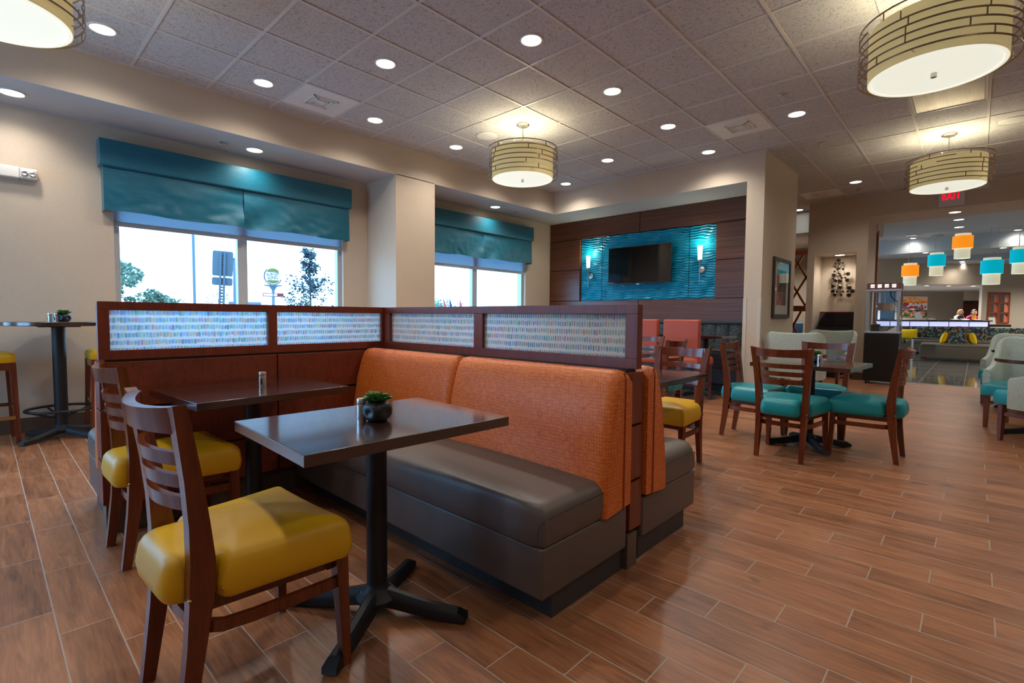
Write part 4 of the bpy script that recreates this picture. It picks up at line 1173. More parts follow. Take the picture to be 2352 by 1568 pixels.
stool('yellow square bar stool cut off by the left edge of the picture', (-6.17, -0.02, 0), 0.05)
stool('yellow bar stool mostly hidden behind the left end of the partition', (-6.10, 0.885, 0), 0.0)

# ------------------------------------------------------------------ counter height corner under the TV wall
t = thing('banquette', 'long charcoal banquette with channel tufted patterned back below the television wall', 'banquette', (-4.5, 0, 0))
xa, xb = -1.95, 2.085
MB().box(xa, xb, 7.58, YT - 0.004, 0.0, 0.145).build('plinth', 'black', t)
MB().box(xa, xb, 7.545, YT - 0.004, 0.145, 0.38, 0.008).build('lower_panel', 'dark_vinyl', t)
MB().box(xa, xb, 7.545, YT - 0.004, 0.383, 0.585, 0.008).build('upper_panel', 'dark_vinyl', t)
MB().box(xa, xb, 7.548, 7.58, 0.152, 0.163).build('metal_strip', 'steel', t)
cushion(roundpoly([(xa, 7.53), (xb, 7.53), (xb, 7.98), (xa, 7.98)], 0.02), 0.585, 0.645, 0.025, 0.004, 80).build('seat_cushion', 'olive', t, True)
n = 20; w = (xb - xa) / n
for i in range(n):
    a = xa + i * w; b = a + w
    def f(u, v, a=a, b=b):
        x = a + (b - a) * u; z = 0.64 + 0.40 * v
        return (x, 7.975 + 0.05 * v - 0.038 * (max(0.0, math.sin(PI * u)) ** 0.55) * (max(0.0, math.sin(PI * (0.04 + 0.92 * v))) ** 0.3), z)
    MB().grid(12, 10, f).build('back_channel', 'banquette', t, True)
MB().box(xa, xb, 8.045, YT - 0.004, 0.62, 1.05).build('back_board', 'black', t)
MB().box(xa, xb, 7.985, YT - 0.004, 1.04, 1.10, 0.015, 3).build('top_roll', 'dark_vinyl', t, True)
def make_counter_chair(label):
    t = thing('counter_chair', label, 'chair', (0, 0, 0), 0, 'salmon counter height chairs')
    def slab(z0, z1, y0, y1, hw):
        return MB().box(-hw, hw, y0, y1, z0, z1, 0.022, 4)
    m = slab(0.715, 1.11, -0.245, -0.165, 0.255); m.build('backrest', 'salmon', t, True)
    for s in (-1, 1):
        MB().box(s * 0.225 - 0.030, s * 0.225 + 0.030, -0.235, -0.172, 0.52, 0.735, 0.014, 3).build('back_post', 'salmon', t, True)
    cushion(roundpoly([(-0.255, -0.24), (0.255, -0.24), (0.265, 0.24), (-0.265, 0.24)], 0.035), 0.49, 0.605, 0.04, 0.02, 64, 0.004).build('seat', 'salmon', t, True)
    for sx in (-1, 1):
        for sy in (-1, 1):
            MB().ring_loft([[(sx * (c + a * w / 2), sy * (d + b * w / 2), z) for a, b in ((-1, -1), (1, -1), (1, 1), (-1, 1))] for z, c, d, w in ((0, 0.225, 0.215, 0.032), (0.5, 0.225, 0.205, 0.046))]).build('leg', 'chair_wood', t, True, bevel=0.003)
        MB().box(sx * 0.225 - 0.011, sx * 0.225 + 0.011, -0.2, 0.2, 0.215, 0.25).build('stretcher', 'chair_wood', t)
    for s in (-1, 1): MB().box(-0.21, 0.21, s * 0.205 - 0.011, s * 0.205 + 0.011, 0.16 if s > 0 else 0.26, 0.195 if s > 0 else 0.295).build('stretcher', 'chair_wood', t)
    return t
k1 = make_counter_chair('right of two salmon counter chairs, its back to the camera before the tufted bench'); k1.location = (-2.90, 6.69, 0); k1.rotation_euler = (0, 0, -0.03)
dup(k1, (-3.52, 6.72, 0), 0.02, 'left of two salmon counter chairs, partly hidden by the partition end')
def counter_table(label, loc):
    t = thing('counter_table', label, 'table', loc, 0, 'counter height tables')
    ped_base(t, 0.85, span=0.28, r=0.04, rot=0.78)
    MB().box(-0.34, 0.34, -0.29, 0.29, 0.85, 0.886, 0.003).build('tabletop', 'tabletop', t)
counter_table('counter height dark table before the tufted bench, right of the salmon chair', (-2.86, 7.20, 0))
counter_table('counter height dark table between the two salmon chairs and the tufted bench', (-3.62, 7.20, 0))

# ------------------------------------------------------------------ tub chairs and their round tables
def make_tub(label):
    t = thing('tub_chair', label, 'chair', (0, 0, 0), 0, 'pale tub chairs with turquoise seats')
    ol = roundpoly([(-0.275, -0.22), (0.275, -0.22), (0.275, 0.325), (-0.275, 0.325)], [0.05, 0.05, 0.03, 0.03])
    cushion(ol, 0.345, 0.475, 0.035, 0.02, 72, 0.004, 0.012).build('seat', 'teal', t, True)
    # shell : U shaped plan, arms low in front rising to the back
    path = [(0.30, 0.14), (0.305, 0.05), (0.305, -0.06), (0.302, -0.17), (0.275, -0.262), (0.16, -0.288), (0.0, -0.295)]
    path = path + [(-x, y) for x, y in path[-2::-1]]
    hts = [0.605, 0.625, 0.67, 0.78, 0.945, 0.95, 0.945]; hts = hts + hts[-2::-1]
    P = [Vector(p) for p in path]; N = len(P)
    # refine
    def cr(vals, u):
        i = min(int(u), N - 2); f = u - i
        g = lambda k: vals[max(0, min(N - 1, k))]
        a, b, c, d = g(i - 1), g(i), g(i + 1), g(i + 2)
        return 0.5 * ((2 * b) + (c - a) * f + (2 * a - 5 * b + 4 * c - d) * f * f + (3 * b - a - 3 * c + d) * f ** 3)
    rings = []
    K = 60
    for k in range(K + 1):
        u = (N - 1) * k / K
        p = cr(P, u); q = cr(P, min(N - 1.001, u + 0.02)) - cr(P, max(0, u - 0.02)); q.normalize()
        nrm = Vector((-q.y, q.x))            # towards the inside
        if nrm.dot(-p) < 0: nrm = -nrm
        h = cr(hts, u); lean = max(0, h - 0.6) * 0.28
        out = -nrm
        def pt(off, z):
            l = lean * max(0, (z - 0.40) / max(0.05, h - 0.40))
            b = Vector((p.x, p.y)) + out * off
            back = max(0.0, -p.y / 0.30)
            return (b.x + out.x * l * (0.35 + 0.3 * back), b.y + out.y * l - 0.0, z)
        rings.append([pt(0.018, 0.325), pt(0.022, 0.45), pt(0.022, h - 0.03), pt(0.012, h - 0.006), pt(-0.008, h), pt(-0.028, h - 0.006), pt(-0.04, h - 0.03), pt(-0.04, 0.45), pt(-0.036, 0.325)])
    MB().ring_loft(rings).build('tub_shell', 'tub', t, True)
    for sx in (-1, 1):
        for y, w0, yy in ((0.255, 0.046, 0.262), (-0.21, 0.042, -0.25)):
            MB().ring_loft([[(sx * (0.235 + a * w / 2), yc + b * w / 2, z) for a, b in ((-1, -1), (1, -1), (1, 1), (-1, 1))] for z, w, yc in ((0.004, 0.03, yy), (0.35, w0, y))]).build('leg', 'chair_wood', t, True, bevel=0.003)
        MB().tube([(sx * 0.235, 0.25, 0.255), (sx * 0.235, -0.225, 0.255)], 0, flat=(0.018, 0.034)).build('stretcher', 'chair_wood', t)
    MB().tube([(-0.235, 0.02, 0.255), (0.235, 0.02, 0.255)], 0, flat=(0.034, 0.018)).build('stretcher', 'chair_wood', t)
    return t
tb = make_tub('pale aqua tub chair at the right edge, nearest the camera'); tb.location = (0.565, 6.56, 0); tb.rotation_euler = (0, 0, math.radians(46))
dup(tb, (0.43, 7.41, 0), math.radians(160), 'second tub chair at the right edge, beyond the near round table')
dup(tb, (0.49, 8.60, 0), math.radians(50), 'third tub chair back from the right edge, before the far round table')
dup(tb, (0.42, 9.40, 0), math.radians(160), 'farthest tub chair at the right, beyond the far round table')
dup(tb, (-1.78, 7.74, 0), 0.05, 'pale tub chair with its back to the camera beside the corner column')
dup(tb, (-1.72, 9.15, 0), PI - 0.08, 'pale green tub chair facing the camera before the niche cabinet')
def round_table(label, loc):
    t = thing('round_table', label, 'table', loc, 0, 'small round dark tables')
    ped_base(t, 0.72, span=0.27, r=0.036, rot=0.3)
    MB().lathe([(0.001, 0.72), (0.36, 0.72), (0.365, 0.726), (0.365, 0.75), (0.36, 0.755), (0.001, 0.755)], n=56, cap0=False, cap1=False).build('tabletop', 'tabletop', t, True)
round_table('near round dark table among the tub chairs at the right edge', (0.52, 7.02, 0))
round_table('far round dark table among the tub chairs at the right edge', (0.53, 9.02, 0))
round_table('round dark table between the two tub chairs by the corner column', (-1.75, 8.42, 0))

# ------------------------------------------------------------------ niche: cabinet, black display case, wall sculpture
t = thing('niche_cabinet', 'cherry wood cabinet with a black counter in the wall niche', 'cabinet', ((NX0 + NX1) / 2, 11.30, 0))
hw = (NX1 - NX0) / 2 - 0.006
MB().box(-hw, hw, 0.0, 0.50, 0.09, 0.90).build('carcass', 'orange_wood', t)
MB().box(-hw, hw, 0.05, 0.48, 0.0, 0.09).build('plinth', 'black', t)
MB().box(-hw, hw, -0.04, 0.51, 0.90, 0.935, 0.004).build('countertop', 'black', t)
for s in (-1, 1):
    x0, x1 = (-hw + 0.01, -0.005) if s < 0 else (0.005, hw - 0.01)
    d = MB()
    d.box(x0, x1, -0.018, 0.0, 0.11, 0.88)
    d.box(x0, x0 + 0.06, -0.026, -0.016, 0.11, 0.88); d.box(x1 - 0.06, x1, -0.026, -0.016, 0.11, 0.88); d.box(x0 + 0.06, x1 - 0.06, -0.026, -0.016, 0.11, 0.17); d.box(x0 + 0.06, x1 - 0.06, -0.026, -0.016, 0.82, 0.88)
    d = d.build('door', 'orange_wood', t)
    kx = x1 - 0.03 if s < 0 else x1 - 0.05
    MB().sphere((kx, -0.036, 0.80), 0.014).cyl((kx, -0.036, 0.80), (kx, -0.02, 0.80), 0.005, n=8).build('knob', 'steel', d, True)
t = thing('display_case', 'black slant front display case on the niche counter', 'display case', ((NX0 + NX1) / 2 + 0.03, 11.30, 0.935))
hw = 0.305
MB().prism([(0.02, 0.0), (0.46, 0.0), (0.46, 0.34), (0.22, 0.34), (0.02, 0.06)], -hw, hw, 'x').build('case', 'black', t)
MB().ring_loft([[(-hw + 0.02, 0.016, 0.065), (hw - 0.02, 0.016, 0.065), (hw - 0.02, 0.204, 0.328), (-hw + 0.02, 0.204, 0.328)], [(-hw + 0.02, 0.012, 0.069), (hw - 0.02, 0.012, 0.069), (hw - 0.02, 0.20, 0.332), (-hw + 0.02, 0.20, 0.332)]]).build('front_glass', 'screen', t)
MB().box(-hw, hw, 0.205, 0.22, 0.328, 0.346).build('red_strip', 'red', t)

t = thing('wall_sculpture', 'metal wall sculpture of dark discs and small balls in the niche', 'wall art', (-2.0, 11.815, 1.0))
M['disc_rim'] = plain('aged_gold_rim', rgb(130, 108, 78), 0.4, 0.8); M['disc_face'] = plain('dark_mirror_disc', rgb(44, 48, 54), 0.25, 0.6)
def SX(px): return (px - 715) / 6.818 * (0.565 / 74.9)        # crop pixels to metres on the niche back wall
def SZ(py): return (1118 - py) / 6.818 * 0.0098 + 0.30
big = [(675, 418, 34), (682, 465, 26), (675, 535, 30), (610, 622, 33), (706, 703, 31), (635, 697, 28), (824, 610, 31), (818, 697, 31), (605, 776, 31), (713, 792, 32), (602, 843, 30), (635, 893, 30), (853, 803, 35), (905, 850, 34), (853, 902, 35)]
small = [(625, 457, 17), (736, 459, 17), (629, 509, 16), (748, 542, 18), (622, 568, 16), (700, 606, 14), (716, 632, 16), (735, 662, 18), (785, 662, 16), (602, 669, 16), (610, 733, 15), (733, 900, 17), (765, 852, 16), (830, 850, 16), (667, 852, 17)]
balls = [(722, 432), (742, 520), (690, 560), (671, 622), (662, 678), (665, 748), (623, 802), (586, 582), (788, 793), (793, 843), (691, 897), (606, 737), (697, 503), (797, 640)]
for i, (px, py, r) in enumerate(big + small):
    x, z, rad = SX(px), SZ(py), r / 6.818 * 0.0088
    y = -0.07 - 0.03 * ((i * 37) % 5) / 5
    d = MB().lathe([(rad, 0), (rad, -0.012), (rad * 0.86, -0.016), (rad * 0.82, -0.010), (0.001, -0.006)], n=28, cap0=False, cap1=False).xf((x, y, z), 0, -PI / 2).build('disc', 'disc_rim', t, True)
    MB().lathe([(rad * 0.74, -0.012), (0.001, -0.013)], n=24, cap0=False).xf((x, y + 0.001, z), 0, -PI / 2).build('disc_face', 'disc_face', d, True)
    MB().cyl((x, y, z), (x, 0, z - 0.02), 0.003, n=6).build('pin', 'disc_rim', d)
for px, py in balls:
    x, z = SX(px), SZ(py)
    MB().sphere((x, -0.10, z), 0.012, u=12, v=8).cyl((x, -0.10, z), (x, 0, z), 0.0025, n=6).build('ball', 'steel', t, True)
MB().tube([(SX(675), -0.05, SZ(430)), (SX(675), -0.05, SZ(855))], 0.005, 6).build('stem', 'disc_rim', t)
MB().tube([(SX(660), -0.05, SZ(855)), (SX(850), -0.05, SZ(855))], 0.006, 6).build('stem', 'disc_rim', t)
MB().tube([(SX(675), -0.05, SZ(662)), (SX(800), -0.05, SZ(662))], 0.005, 6).build('stem', 'disc_rim', t)

# ------------------------------------------------------------------ popcorn machine on its black cart
t = thing('popcorn_cart', 'black popcorn machine base cabinet in front of the niche pier', 'cart', (-1.19, 10.72, 0))
MB().box(-0.245, 0.245, 0, 0.44, 0.05, 0.895, 0.004).build('body', 'black', t)
for sx in (-1, 1):
    for y in (0.06, 0.38): MB().cyl((sx * 0.2 - 0.012, y, 0.027), (sx * 0.2 + 0.012, y, 0.027), 0.027, n=16).cyl((sx * 0.2, y, 0.03), (sx * 0.2, y, 0.052), 0.01, n=8).build('caster', 'black_metal', t, True)
for z in (0.32, 0.62): MB().cyl((0.247, 0.05, z), (0.247, 0.05, z + 0.06), 0.008, n=8).build('hinge', 'steel', t, True)
MB().box(0.244, 0.248, 0.36, 0.38, 0.5, 0.62).build('latch', 'steel', t)
t = thing('popcorn_machine', 'glass popcorn machine with a steel kettle on top of the black cart', 'popcorn machine', (-1.19, 10.72, 0.895))
HX = 0.243; Dp = 0.43
MB().box(-HX - 0.01, HX + 0.01, -0.005, Dp + 0.01, 0.0, 0.03, 0.004).build('base_tray', 'steel', t)
for sx in (-1, 1):
    for y in (0.012, Dp - 0.012): MB().box(sx * (HX - 0.02) - 0.018, sx * (HX - 0.02) + 0.018, y - 0.012, y + 0.012, 0.03, 0.74).build('post', 'alu', t)
    MB().box(sx * (HX - 0.003) - 0.002, sx * (HX - 0.003) + 0.002, 0.03, Dp - 0.03, 0.03, 0.74).build('side_glass', 'glass', t)
MB().box(-HX + 0.04, HX - 0.04, 0.004, 0.008, 0.03, 0.74).build('front_glass', 'glass', t)
MB().box(-HX + 0.04, HX - 0.04, Dp - 0.01, Dp - 0.006, 0.03, 0.74).build('rear_glass', 'glass', t)
MB().box(-HX, HX, -0.004, Dp + 0.004, 0.735, 0.765, 0.003).build('top_rail', 'steel', t)
M['popcorn_red'] = plain('dusty_red_canopy', rgb(126, 84, 82), 0.4)
MB().box(-HX + 0.006, HX - 0.006, 0.0, Dp, 0.765, 0.875, 0.004).build('canopy', 'popcorn_red', t)
M['slot_light'] = emis('lit_canopy_slot', (1.0, 0.96, 0.82, 1), 2.5)
for i in range(4):
    for j in range(3):
        x = -0.155 + i * 0.10
        MB().box(x - 0.028, x + 0.028, -0.003, 0.001, 0.795 + j * 0.021, 0.806 + j * 0.021).build('canopy_slot', 'slot_light', t)
k_ = MB().lathe([(0.001, 0.40), (0.118, 0.40), (0.122, 0.41), (0.122, 0.525), (0.125, 0.53), (0.001, 0.535)], (0.02, 0.22, 0), 36, False, False).build('kettle', 'steel', t, True)
MB().cyl((0.0, 0.22, 0.53), (0.0, 0.22, 0.74), 0.012, n=10).build('stirrer_shaft', 'steel', k_, True)
MB().tube([(0.08, 0.2, 0.74), (0.085, 0.2, 0.66), (0.12, 0.2, 0.60), (0.17, 0.2, 0.56), (0.215, 0.2, 0.545)], 0.009, 8).build('power_cable', 'black_metal', k_, True)
MB().tube([(0.05, 0.18, 0.41), (0.1, 0.18, 0.375), (0.16, 0.18, 0.37), (0.215, 0.18, 0.40)], 0.008, 8).build('tilt_handle', 'steel', k_, True)
MB().box(0.17, 0.20, 0.21, 0.23, 0.54, 0.74).build('hanger', 'steel', k_)
MB().box(-0.17, -0.05, 0.10, 0.28, 0.03, 0.15).build('measure_box', 'black_metal', t)
MB().tube([(-0.09, 0.15, 0.14), (-0.13, 0.15, 0.24)], 0.012, 8).box(-0.11, -0.05, 0.12, 0.18, 0.135, 0.16).build('red_scoop', 'red', t)
MB().ring_loft([[(0.05, 0.1, 0.03), (0.2, 0.1, 0.03), (0.2, 0.3, 0.03), (0.05, 0.3, 0.03)], [(0.2, 0.12, 0.13), (0.205, 0.12, 0.13), (0.205, 0.28, 0.13), (0.2, 0.28, 0.13)]]).build('warming_pan', 'steel', t)
for z in (0.14, 0.64): MB().box(HX - 0.016, HX - 0.0, -0.008, 0.0, z, z + 0.05).build('door_hinge', 'steel', t)

# ------------------------------------------------------------------ lobby shell
def struct_box(name, mat, *b):
    return struct(MB().box(*b).build(name, mat))
LZ = 3.95
struct_box('ceiling', 'tile', -7.5, 6.0, 15.45, 36, LZ, LZ + 0.1)
struct_box('ceiling', 'soffit', -7.5, 6.0, 12.25, 15.55, 3.22, LZ)
# dropped ceiling beams
struct_box('trim_3', 'soffit', -7.5, 6.0, 22.3, 24.1, 3.47, LZ)
struct_box('trim_4', 'soffit', -7.5, 6.0, 24.75, 28.0, 3.32, LZ)
# dropped box by the header end
struct_box('trim_5', 'wall', -1.9, -1.49, 12.25, 13.0, 2.86, 3.30)
struct_box('trim_6', 'orange_wood', -1.535, -1.475, 12.26, 12.32, 0, 2.9)
m = MB()
m.box(-7.7, -7.5, 12.0, 14.95, 0, 4.1); m.box(-7.7, -7.5, 14.95, 30.0, 3.1, 4.1); m.box(-7.7, -7.5, 14.95, 30.0, 0, 0.3); m.box(6.0, 6.2, 12.0, 36, 0, 4.1); m.box(-2.6, 6.0, 36.0, 36.2, 0, 4.1)
m.box(-2.48, -1.55, 12.25, 12.35, 0, 3.3); m.box(-7.5, -2.62, 14.8, 14.9, 0, 3.3)
m.box(XR, 6.0, 12.0, 12.25, 0, 3.6)
struct(m.build('wall_lobby', 'wall'))
# reception walls turned 43 degrees : header, side wall, dark back wall
TH = math.radians(43)
def rwall(name, mat, x0, y0, u0, u1, z0, z1, th=0.2):
    o = MB().box(u0, u1, 0, th, z0, z1).build(name, mat, None, False, (x0, y0, 0), TH); return struct(o)
rwall('wall_reception_header', 'wall', -1.3, 25.3, -6.0, 6.2, 2.53, LZ, 0.25)
rwall('wall_reception_right', 'wall', -1.3, 25.3, 3.36, 6.2, 0, 2.53, 0.25)
rwall('wall_reception_back', 'wall_dark', -2.3, 31.0, -0.7, 2.5, 0, LZ, 0.2)
rwall('wall_reception_left', 'wall', -2.3, 31.0, -7.4, -0.7, 2.6, LZ, 0.2)
M['glass_tint'] = glass('tinted_entrance_glass', (0.11, 0.12, 0.12, 1))
t = thing('window_8', 'x', 'x', (-2.3, 31.0, 0), TH); del t['label']; del t['category']; t['kind'] = 'structure'
m = MB()
for k in range(9): m.box(-7.4 + k * 0.8375 - 0.05, -7.4 + k * 0.8375 + 0.05, 0.05, 0.15, 0, 2.6)
m.box(-7.4, -0.7, 0.05, 0.15, 0, 0.12); m.box(-7.4, -0.7, 0.05, 0.15, 1.02, 1.12); m.box(-7.4, -0.7, 0.05, 0.15, 1.75, 1.83); m.box(-7.4, -0.7, 0.05, 0.15, 2.5, 2.6)
m.build('window_frame', 'alu', t)
MB().box(-7.4, -0.7, 0.095, 0.105, 0.12, 2.5).build('pane', 'glass_tint', t)
rwall('wall_reception_door_side', 'wall', -2.3, 31.0, 2.5, 7.0, 2.10, LZ, 0.2)
rwall('wall_reception_door_end', 'wall', -2.3, 31.0, 3.52, 7.0, 0, 2.10, 0.2)
o = MB().box(2.5, 3.52, 0.03, 0.08, 0, 2.10).build('door_1', 'orange_wood', None, False, (-2.3, 31.0, 0), TH); struct(o)
M['door_wood'] = cherry('dark_door_wood', rgb(78, 40, 28), rgb(98, 54, 38), 'z', 0.4); o.data.materials[0] = M['door_wood']
MB().box(2.56, 2.95, -0.03, 0.03, 1.95, 2.02).build('door_closer', 'black_metal', o)
# ceiling under the header
o = MB().box(-6, 6.2, 0.25, 6.0, 2.53, 2.60).build('ceiling', 'soffit', None, False, (-1.3, 25.3, 0), TH); struct(o)
# side wall of the recess with the six light opening
rwall('wall_reception_side', 'wall', -1.3, 25.3, 1.98, 3.36, 0, 0.93, 0.15)
t = thing('shelf_frame', 'cherry wood six opening wall frame right of the reception desk', 'wall frame', (-1.3, 25.3, 0), TH)
m = MB()
x0, x1, z0, z1 = 2.20, 3.06, 1.02, 2.24
m.box(x0, x0 + 0.11, -0.03, 0.12, z0, z1); m.box(x1 - 0.07, x1, -0.03, 0.12, z0, z1); m.box((x0 + x1) / 2 - 0.05, (x0 + x1) / 2 + 0.05, -0.03, 0.12, z0, z1)
for k in range(4):
    z = z0 + (z1 - z0 - 0.06) * k / 3
    m.box(x0, x1, -0.031, 0.121, z, z + 0.06)
m.build('frame', 'orange_wood', t)
for i in range(2):
    for j in range(3):
        MB().box(x0 + 0.11 + i * 0.42, x0 + 0.40 + i * 0.42, 0.04, 0.05, z0 + 0.05 + j * 0.385, z0 + 0.4 + j * 0.385).build('pane', 'glass', t)
m = MB(); m.box(1.98, x0, 0, 0.12, 0.93, 2.53); m.box(x1, 3.36, 0, 0.12, 0.93, 2.53); m.box(x0, x1, 0, 0.12, 0.93, z0); m.box(x0, x1, 0, 0.12, z1, 2.53)
o = m.build('wall_reception_side', 'wall', None, False, (-1.3, 25.3, 0), TH); struct(o)

# reception desk, light panels
t = thing('reception_desk', 'reception desk with a row of glowing white panels', 'desk', (-1.6, 24.0, 0), TH)
MB().box(-3.2, 2.75, 0.0, 0.9, 0.0, 0.88).build('body', 'door_wood', t)
MB().box(-3.2, 2.80, -0.04, 0.42, 1.095, 1.135, 0.004).build('counter', 'black', t)
MB().box(-3.2, 2.75, 0.03, 0.3, 0.88, 1.095).build('light_box', 'door_wood', t)
MB().box(2.70, 3.5, -0.04, 0.7, 0.90, 0.985, 0.004).build('low_counter', 'black', t)
e0 = -0.55 - 2 * 0.745
edges_ = [e0 + 0.745 * k for k in range(0, 3)]
us = [-3.1, -2.38, -1.63, -0.88, -0.28, 0.445, 1.19, 1.95, 2.69]
us = [-2.6, -1.75, -1.0, -0.26, 0.46, 1.21, 1.97, 2.69]
for a, b in zip(us, us[1:]):
    MB().box(a + 0.022, b - 0.022, 0.012, 0.03, 0.90, 1.075).build('light_panel', 'desk_light', t)
def local(u, v, z, base=(-1.6, 24.0)):
    return (base[0] + u * math.cos(TH) - v * math.sin(TH), base[1] + u * math.sin(TH) + v * math.cos(TH), z)
t = thing('paper_sign', 'white paper sign standing on the low counter end of the desk', 'sign', local(3.02, 0.2, 0.99), TH + 0.1)
MB().box(-0.14, 0.14, -0.004, 0.004, 0, 0.27).xf((0, 0, 0), 0, -0.15).build('sheet', 'paper', t)
t = thing('jar', 'small jar with a red lid on the low counter beside the paper sign', 'jar', local(2.80, 0.2, 0.987))
M['jar_fill'] = plain('wrapped_candy', rgb(190, 170, 140), 0.4, var=0.4)
MB().lathe([(0.06, 0), (0.066, 0.02), (0.066, 0.15), (0.05, 0.165)], n=20).build('jar_body', 'jar_fill', t, True)
MB().lathe([(0.055, 0.165), (0.055, 0.195)], n=20).build('lid', 'red', t, True)
t = thing('brochure', 'white leaning brochure card on the left part of the reception desk', 'card', local(0.22, 0.15, 1.142), TH - 0.3)
MB().box(-0.10, 0.10, -0.003, 0.003, 0, 0.30).xf((0, 0, 0), 0, 0, -0.35).build('card', 'paper', t)
for i, (u, l) in enumerate(((0.75, 'low black keyboard tray at the left of the reception desk'), (1.62, 'black device on the desk in front of the blond person'), (2.02, 'black device on the desk in front of the person in magenta'), (2.45, 'black telephone on the desk at the right of the person in magenta'))):
    tag(MB().prism([(-0.1, 0), (0.1, 0), (0.08, 0.05), (-0.1, 0.02)], -0.12, 0.12, 'x').xf((0, 0, 0), 0).build('desk_device', 'black', None, False, local(u, 0.25, 1.135), TH), l, 'device')

# art on the dark wall
def art_mat():
    g = G('sunset_town_painting'); o = g.obj(); x, y, z = g.sep(o)
    v = z / 1.0; f = g.noise(g.comb(x * 1.8, z * 5.0, 1.0), 1.0, 4, 0.6, 1.0)
    sky = g.ramp(f + (v - 0.75) * 0.6, [(0.30, rgb(120, 66, 60)), (0.45, rgb(226, 104, 30)), (0.55, rgb(246, 170, 46)), (0.68, rgb(206, 200, 210))])
    roofs = g.ramp(g.noise(g.comb(x * 2.6, z * 3.4, 5.0), 1.0, 2, 0.5, 1.5), [(0.0, rgb(220, 214, 220)), (0.50, rgb(226, 222, 226)), (0.53, rgb(90, 88, 100)), (0.57, rgb(200, 34, 52)), (0.66, rgb(30, 130, 140))], 'CONSTANT')
    low = g.ramp(g.noise(g.comb(x * 5.0, z * 7.0, 8.0), 1.0, 3, 0.6), [(0.0, rgb(24, 54, 28)), (0.42, rgb(60, 96, 40)), (0.52, rgb(204, 120, 128)), (0.62, rgb(196, 84, 60)), (0.72, rgb(110, 60, 150))], 'CONSTANT')
    c = g.mix(v > 0.68, roofs, sky); c = g.mix(v < 0.34, c, low)
    return g.done(g.pbsdf(c, 0.25))
M['art'] = art_mat()
t = thing('wall_painting', 'bright sunset painting in panels on the grey wall behind reception', 'picture', (-2.3, 31.0, 1.28), TH)
for a, b in ((-0.62, 0.10), (0.12, 0.72)):
    MB().box(a, b, -0.05, 0.0, 0, 1.0, 0.004).build('canvas_panel', 'art', t)

# lobby downlights
for i, (u, v) in enumerate(((0.55, 0.9), (1.45, 0.9), (2.45, 0.9))):
    p = local(u, v, 2.53, (-1.3, 25.3))
    downlight(p[0], p[1], 2.53, 'small downlight under the reception header, %s from the left' % ordinal(i), 'recessed lobby lights')
    LIGHTS.append((p[0], p[1], 2.53, 3.0))
ll = [(-0.335, 13.92, 3.22, 'lobby downlight just beyond the header, nearer one'), (-0.352, 15.03, 3.22, 'lobby downlight beyond the header, second one back'),
      (-1.69, 22.08, LZ, 'downlight beside the canopy of the orange pendant at left of the lobby'), (0.85, 22.08, LZ, 'downlight in the lobby tile ceiling at the far right'),
      (-1.36, 22.5, 3.47, 'downlight in the dropped beam left of the upper orange pendant'), (0.56, 22.5, 3.47, 'downlight in the dropped beam right of the upper orange pendant'),
      (-0.45, 24.98, 3.32, 'downlight in the far dropped beam under the upper orange pendant, nearest of three'), (-0.445, 25.55, 3.32, 'downlight in the far dropped beam under the upper orange pendant, middle of three'), (-0.44, 26.12, 3.32, 'downlight in the far dropped beam under the upper orange pendant, farthest of three'),
      (-2.45, 25.0, 3.32, 'downlight at the left end of the far dropped beam'), (-2.42, 26.0, 3.32, 'downlight behind the left orange pendant')]
for x, y, z, l in ll:
    downlight(x, y, z, l, 'recessed lobby lights'); LIGHTS.append((x, y, z, 4.0 if z < 3.3 else 0.6))

# two tier shade pendants
def tier(label, x, y, zt, zb, d, colmat):
    t = thing('tiered_pendant', label, 'pendant lamp', (x, y, LZ), 0, 'two tier lobby pendants')
    H = zt - zb; z1 = zt - LZ; r = d / 2
    def drum(a, b, rad, mat, name):
        MB().lathe([(rad, a), (rad, b), (rad - 0.004, b), (rad - 0.004, a)], n=40, cap0=False, cap1=False).build(name, mat, t, True)
    drum(z1 - 0.60 * H + 0.0, z1 - 0.10 * H, r, colmat, 'colour_shade')
    drum(z1 - 0.16 * H, z1, r * 0.78, 'drum_cream', 'top_shade')
    drum(z1 - H, z1 - 0.55 * H, r * 0.78, 'drum_cream', 'lower_shade')
    MB().lathe([(0.001, z1 - H + 0.01), (r * 0.775, z1 - H + 0.01)], n=40, cap0=False, cap1=False).build('lower_diffuser', 'diffuser', t, True)
    MB().lathe([(r * 0.78, z1 - 0.585 * H), (r * 0.985, z1 - 0.585 * H)], n=40, cap0=False, cap1=False).build('rim_diffuser', 'diffuser', t, True)
    MB().lathe([(0.001, 0), (0.16, 0), (0.16, -0.03), (0.001, -0.03)], n=24, cap0=False, cap1=False).build('canopy', 'nickel', t, True)
    for k in range(3):
        a = k * 2.1
        MB().cyl((0.1 * math.cos(a), 0.1 * math.sin(a), -0.02), (0.1 * math.cos(a), 0.1 * math.sin(a), z1), 0.004, n=6).build('cord', 'nickel', t)
tier('orange tiered lobby pendant at left, above the popcorn machine', -1.655, 21.15, 3.01, 2.28, 0.46, 'drum_orange')
tier('turquoise tiered lobby pendant between the two orange ones', -1.025, 21.77, 3.37, 2.61, 0.465, 'drum_teal')
tier('orange tiered lobby pendant hanging highest', -0.365, 19.67, 3.66, 2.94, 0.465, 'drum_orange')
tier('turquoise tiered lobby pendant hanging lowest, right of the middle', 0.275, 19.52, 2.90, 2.15, 0.48, 'drum_teal')
tier('turquoise tiered lobby pendant cut off by the right edge', 0.87, 20.09, 3.21, 2.46, 0.47, 'drum_teal')

